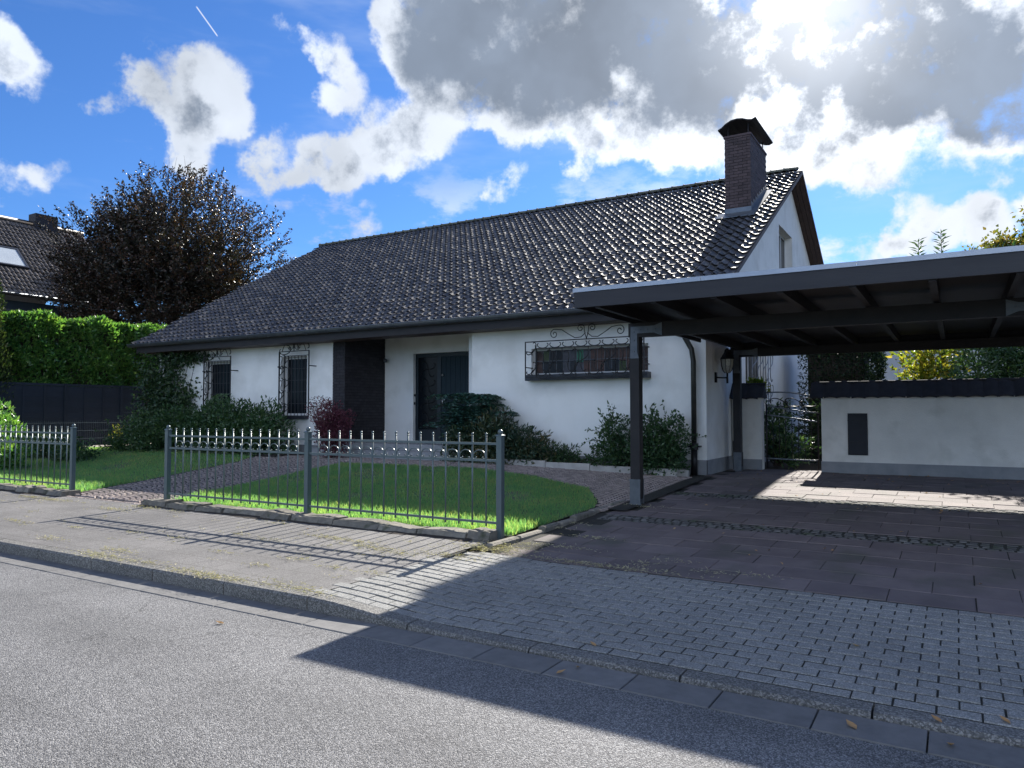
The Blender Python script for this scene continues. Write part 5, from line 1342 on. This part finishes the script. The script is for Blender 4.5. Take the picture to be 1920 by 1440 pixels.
PP = np.array(PP); ok = PP[:, 2] < 13.6; PP = PP[ok]; DD = np.array(DD)[ok]
leaf_mesh('crown', PP, DD, RNG.uniform(.10, .16, len(PP)), RNG.uniform(.065, .10, len(PP)), M['beech'], bt, nb=.8)
br.build('trunk', M['bark'], bt)

# ------------------------------------------------------------------ behind the garden wall
hedge('cypress_hedge', -5.2 + 1.55, -1.75, 21.0, 22.8, .3, 3.35, 12000, .11, .04, M['cypress'], 'dark clipped cypress hedge beyond the garden gate', 3)
gb = thing('garden_house', (1.5, 30, .4), 'pale grey back building with arched window behind the garden wall', 'building')
GBY = 29.0
ax, az0 = at_y(1597, 715, GBY), at_y(1597, 715, GBY)[2]
wx0, wx1 = at_y(1588, 700, GBY)[0], at_y(1624, 700, GBY)[0]
b = MB(); b.box(wx1, 12, GBY, GBY + .3, .2, 4.3); b.box(-9, wx0, GBY, GBY + .3, .2, 4.3); b.box(wx0, wx1, GBY, GBY + .3, .2, 1.2)
zs = 3.05; rw = (wx1 - wx0) / 2; ar = [(wx0 + rw - rw * math.cos(t), zs + rw * math.sin(t)) for t in np.linspace(0, math.pi, 15)]
for (xa, za), (xb, zb) in zip(ar, ar[1:]): b.hexa([(xa, GBY, za), (xb, GBY, zb), (xb, GBY + .3, zb), (xa, GBY + .3, za), (xa, GBY, 4.3), (xb, GBY, 4.3), (xb, GBY + .3, 4.3), (xa, GBY + .3, 4.3)])
b.box(-9, 12, GBY + 6, GBY + 6.3, .2, 4.3); b.box(11.7, 12, GBY + .3, GBY + 6, .2, 4.3); b.box(-9, -8.7, GBY + .3, GBY + 6, .2, 4.3)
b.build('wall', M['nwall2'], gb)
MB().box(-9.2, 12.2, GBY - .25, GBY + 6.5, 4.3, 4.5).build('roof', M['zinc'], gb)
fr = MB(); fr.tube([(wx0 + .05, GBY + .1, 1.2), (wx0 + .05, GBY + .1, zs)] + [(wx0 + rw - (rw - .05) * math.cos(t), GBY + .1, zs + (rw - .05) * math.sin(t)) for t in np.linspace(0, math.pi, 13)] + [(wx1 - .05, GBY + .1, 1.2)], .05, 5)
for k in (1, 2): X = wx0 + (wx1 - wx0) * k / 3; fr.box(X - .015, X + .015, GBY + .08, GBY + .12, 1.2, zs + .4)
for z in (1.8, 2.4): fr.box(wx0, wx1, GBY + .08, GBY + .12, z - .015, z + .015)
aw = fr.build('arched_window', M['darkframe'], gb)
MB().box(wx0 + .06, wx1 - .06, GBY + .13, GBY + .15, 1.2, 2.98).build('pane', M['amber'], aw)
MB().add([(wx0 + rw, GBY + .14, zs)] + [(x_, GBY + .14, z_) for x_, z_ in ar], [(0, i + 1, i) for i in range(1, 15)]).build('pane', M['darkframe'], aw)
# bushes over and behind the wall, in the gate gap, trees beyond
shrub('yellow_bush', (-.55, 18.0, .4), [((-.55, 18.0, 2.35), (.50, .5, .75)), ((-.3, 18.1, 1.6), (.55, .5, .8))], 2400, .15, .06, M['yellowleaf'], 'sunlit yellow-green bush behind the garden wall', 'bush', wisps=20, wl=.6)
shrub('dark_bush', (1.0, 17.6, .4), [((.5, 17.5, 2.2), (.75, .6, .85)), ((1.5, 17.5, 2.4), (.9, .7, 1.0)), ((1.2, 17.6, 1.4), (1.2, .6, .9)), ((2.6, 17.6, 2.2), (1.0, .7, 1.0)), ((.75, 19.2, 3.5), (1.25, .9, 1.65)), ((2.4, 19.4, 3.6), (1.4, 1.0, 1.6)), ((3.9, 19.4, 3.4), (1.4, 1.0, 1.6))], 26000, .15, .055, M['shrub'], 'dark dense bush overhanging the garden wall under the carport', 'bush', wisps=24, wl=.5)
shrub('gate_shrub', (-3.35, 16.9, .4), [((-3.45, 16.9, 1.1), (.32, .4, .62)), ((-3.25, 17.0, .75), (.45, .45, .4))], 1800, .12, .045, M['shrub'], 'straggly green shrub just behind the garden gate', 'shrub', wisps=26, wl=.5)
shrub('gate_shrub', (-2.5, 18.6, .4), [((-2.6, 18.6, 1.2), (.7, .5, .8)), ((-2.0, 18.8, 1.0), (.7, .5, .6))], 2600, .12, .05, M['cypress'], 'dark shrub in the garden further behind the gate', 'shrub', wisps=12, wl=.4)
shrub('stub_wall_plant', (-3.62, 16.25, .4), [((-3.65, 16.2, 2.12), (.22, .12, .18))], 260, .10, .05, M['yellowleaf'], 'small leafy plant showing above the short wall stub', 'plant', nstem=5)
def big_tree(name, base, c, rad, n, L, W, mat, label, seed):
    t = thing(name, base, label, 'tree', 'trees beyond the carport')
    Ps, Ds = [], []; tr_ = MB(); tr_.tube([base, (base[0], base[1], c[2] - rad[2] * .3)], [.3, .16], 8)
    for k in range(70):
        d = unit(RNG.normal(size=3)); d[2] = d[2] * .9 + .05; cc = np.array(c) + d * np.array(rad) * RNG.uniform(.3, .95)
        P, D = blob_points(cc, np.array(rad) * RNG.uniform(.16, .30), n // 70, seed + k, shell=.7); Ps.append(P); Ds.append(D)
        tr_.tube([(base[0], base[1], c[2] - rad[2] * .4), tuple(cc)], [.08, .02], 5, False)
    P = np.concatenate(Ps); D = np.concatenate(Ds) * .6 + RNG.normal(0, .6, (len(P), 3))
    sz = RNG.uniform(.7, 1.2, len(P)); leaf_mesh('crown', P, D, L * sz, W * sz, mat, t); tr_.build('trunk', M['bark'], t); return t
q = at_y(1915, 455, 42); big_tree('garden_tree', (q[0] + 1.0, 42, .3), (q[0] + 1.6, 42, q[2] - .9), (3.6, 3.2, 3.4), 26000, .22, .13, M['treeleaf'], 'yellowing broadleaf tree at the right edge above the carport roof', 40)
q = at_y(1826, 462, 38); big_tree('garden_tree', (q[0], 38, .3), (q[0], 38, q[2] - 1.3), (1.1, 1.1, 1.6), 7000, .16, .09, M['treeleaf'], 'small round yellow tree just above the carport roof', 80)
def spire(name, px, py, Y, label):
    p = at_y(px, py, Y); t = thing(name, (p[0], Y, .4), label, 'plant', 'shoots above the carport roof')
    b = MB(); b.tube([(p[0], Y, .4), (p[0] + .05, Y, p[2] * .6), (p[0], Y, p[2])], [.05, .03, .008], 5); b.build('stem', M['bark'], t)
    P, D = [], []
    for k in range(70):
        s_ = k / 70; z = p[2] - 2.2 * s_; a = k * 2.4
        P.append((p[0], Y, z)); D.append((math.cos(a), math.sin(a), .55))
    leaf_mesh('foliage', np.array(P), np.array(D), RNG.uniform(.22, .38, 70), .07, M['shrub'], t)
spire('tall_shoot', 1722, 452, 27, 'left of two thin leafy shoots above the carport roof')
spire('tall_shoot', 1764, 436, 27, 'right, taller of two thin leafy shoots above the carport roof')

# ------------------------------------------------------------------ litter: clippings and fallen leaves
def clump(cx, cy, rx, ry, n, zf):
    a = RNG.normal(size=(n, 2)); X = cx + a[:, 0] * rx * .5; Y = cy + a[:, 1] * ry * .5
    return np.stack([X, Y, np.array([zf(x_, y_) for x_, y_ in zip(X, Y)]) + RNG.uniform(.004, .02, n)], 1)
G = []
for (px, py, rx, ry, n) in ((195, 1042, .55, .10, 260), (220, 1032, .35, .08, 120), (95, 1010, .3, .08, 90), (355, 1072, .4, .08, 150), (390, 1080, .4, .08, 150), (275, 1055, .25, .07, 70), (440, 1085, .4, .07, 120), (540, 1098, .35, .1, 110), (575, 1108, .3, .08, 90),
                            (330, 963, .3, .07, 60), (505, 1015, .4, .07, 80), (610, 1010, .4, .06, 120), (660, 1018, .5, .06, 160), (700, 1030, .5, .06, 160), (740, 1040, .4, .07, 120), (270, 955, .5, .08, 160), (215, 958, .5, .10, 200), (60, 935, .6, .08, 180), (100, 940, .6, .1, 220), (30, 978, .3, .05, 60), (845, 1045, .5, .12, 200),
                            (520, 985, .15, .05, 30), (410, 1035, .15, .05, 30), (450, 1004, .2, .05, 40), (330, 1010, .2, .05, 30), (560, 1050, .2, .06, 40), (620, 1065, .2, .06, 40), (690, 1075, .25, .08, 50), (480, 1060, .2, .06, 40), (250, 1000, .2, .05, 30), (140, 990, .25, .05, 40)):
    p = at_z(px, py, .12); G.append(clump(p[0], p[1], rx, ry, n, zside))
for k in range(70):
    x_, y_ = RNG.uniform(-14, -4.4), RNG.uniform(4.4, 6.8); G.append(clump(x_, y_, .12, .04, 8, zside))
def zd2(X, Y): return zside(X, Y) if Y < 6.5 else zdrive(Y)
p = at_z(925, 1028, .13); G.append(clump(p[0], p[1], .42, .22, 700, lambda X, Y: zd2(X, Y) + .02)); G.append(clump(p[0] - .15, p[1] - .1, .6, .3, 300, zd2))
for (px, py, rx, ry, n) in ((1035, 1022, .6, .08, 160), (1090, 1050, 1.0, .07, 300), (1150, 1058, .6, .06, 140), (1110, 1010, .35, .07, 90), (1205, 1053, .15, .1, 50), (1265, 1050, .2, .06, 40), (1330, 1068, .2, .06, 40), (1180, 960, .6, .12, 160), (1010, 990, .5, .08, 140), (1055, 985, .4, .07, 140), (1420, 1075, .2, .06, 40)):
    q = at_z(px, py, .14); G.append(clump(q[0], q[1], rx, ry, n, zd2))
P = np.concatenate(G); D = RNG.normal(size=P.shape); D[:, 2] = np.abs(D[:, 2]) * .25
leaf_mesh('grass_clippings', P, D, RNG.uniform(.02, .055, len(P)), RNG.uniform(.004, .009, len(P)), M['drygrass'], None, nb=2, kind='stuff', label='dry straw-coloured grass clippings on the footpath and driveway')
nl_ = 150; lx_ = RNG.uniform(-3.8, 3.5, nl_); ly_ = np.concatenate([RNG.uniform(7.0, 15.6, 90), RNG.uniform(13.6, 15.7, 60)])
P = np.stack([lx_, ly_, np.array([zdrive(q_) for q_ in ly_]) + .006], 1); D = RNG.normal(size=P.shape); D[:, 2] = np.abs(D[:, 2]) * .15
leaf_mesh('leaf_litter', P, D, RNG.uniform(.03, .075, nl_), RNG.uniform(.015, .04, nl_), M['deadleaf'], None, nb=3, kind='stuff', label='scattered dry leaf litter on the driveway slabs')
LEAVES = [(1052, 1265, 0, 'curled brown leaf on the road beside the gutter slabs'), (1112, 1208, .05, 'small tan leaf on the grey pavers near the road'), (1596, 1358, .02, 'orange-red leaf on the gutter slab below the kerb'), (1884, 1346, .06, 'reddish-brown leaf on the pavers at the right edge'), (1756, 1346, .05, 'thin pinkish leaf on the pavers near the kerb'), (1782, 1398, .01, 'pale torn leaf on the gutter slab at the right'),
          (412, 1170, 0, 'pale yellow leaf lying alone on the sunlit road'), (1083, 1255, 0, 'tiny grey leaf beside the curled brown leaf'), (578, 988, .16, 'orange leaf under the middle fence post'), (1765, 955, .3, 'yellowish leaf on the dark slabs before the garden wall'), (1605, 1208, .08, 'round pale leaf on the middle of the pavers')]
for (px, py, z, lab) in LEAVES:
    q = at_z(px, py, z)
    zz = (zside(q[0], q[1]) if q[1] > 4.36 else (.035 if q[1] > 4.19 else .008 if q[1] > 3.9 else .002)) if q[1] < 6.5 else zdrive(q[1])
    if py == 988: zz = .125
    a = random.uniform(0, 6.28); c, s_ = math.cos(a), math.sin(a); L_, W_ = random.uniform(.055, .075), random.uniform(.03, .045)
    pts = [(0, 0, .003), (.3, .5, .012), (.6, .42, .014), (1, 0, .022), (.6, -.42, .016), (.3, -.5, .01), (.5, 0, .004)]
    V = []
    for u, v, w_ in pts: x_, y_ = (u - .5) * L_, v * W_; V.append((q[0] + x_ * c - y_ * s_, q[1] + x_ * s_ + y_ * c, zz + w_))
    b = MB(); b.add(V, [(0, 6, 1), (1, 6, 2), (2, 6, 3), (3, 6, 4), (4, 6, 5), (5, 6, 0)]); b.build('fallen_leaf', M['deadleaf'], None, label=lab, cat='leaf', group='fallen leaves')
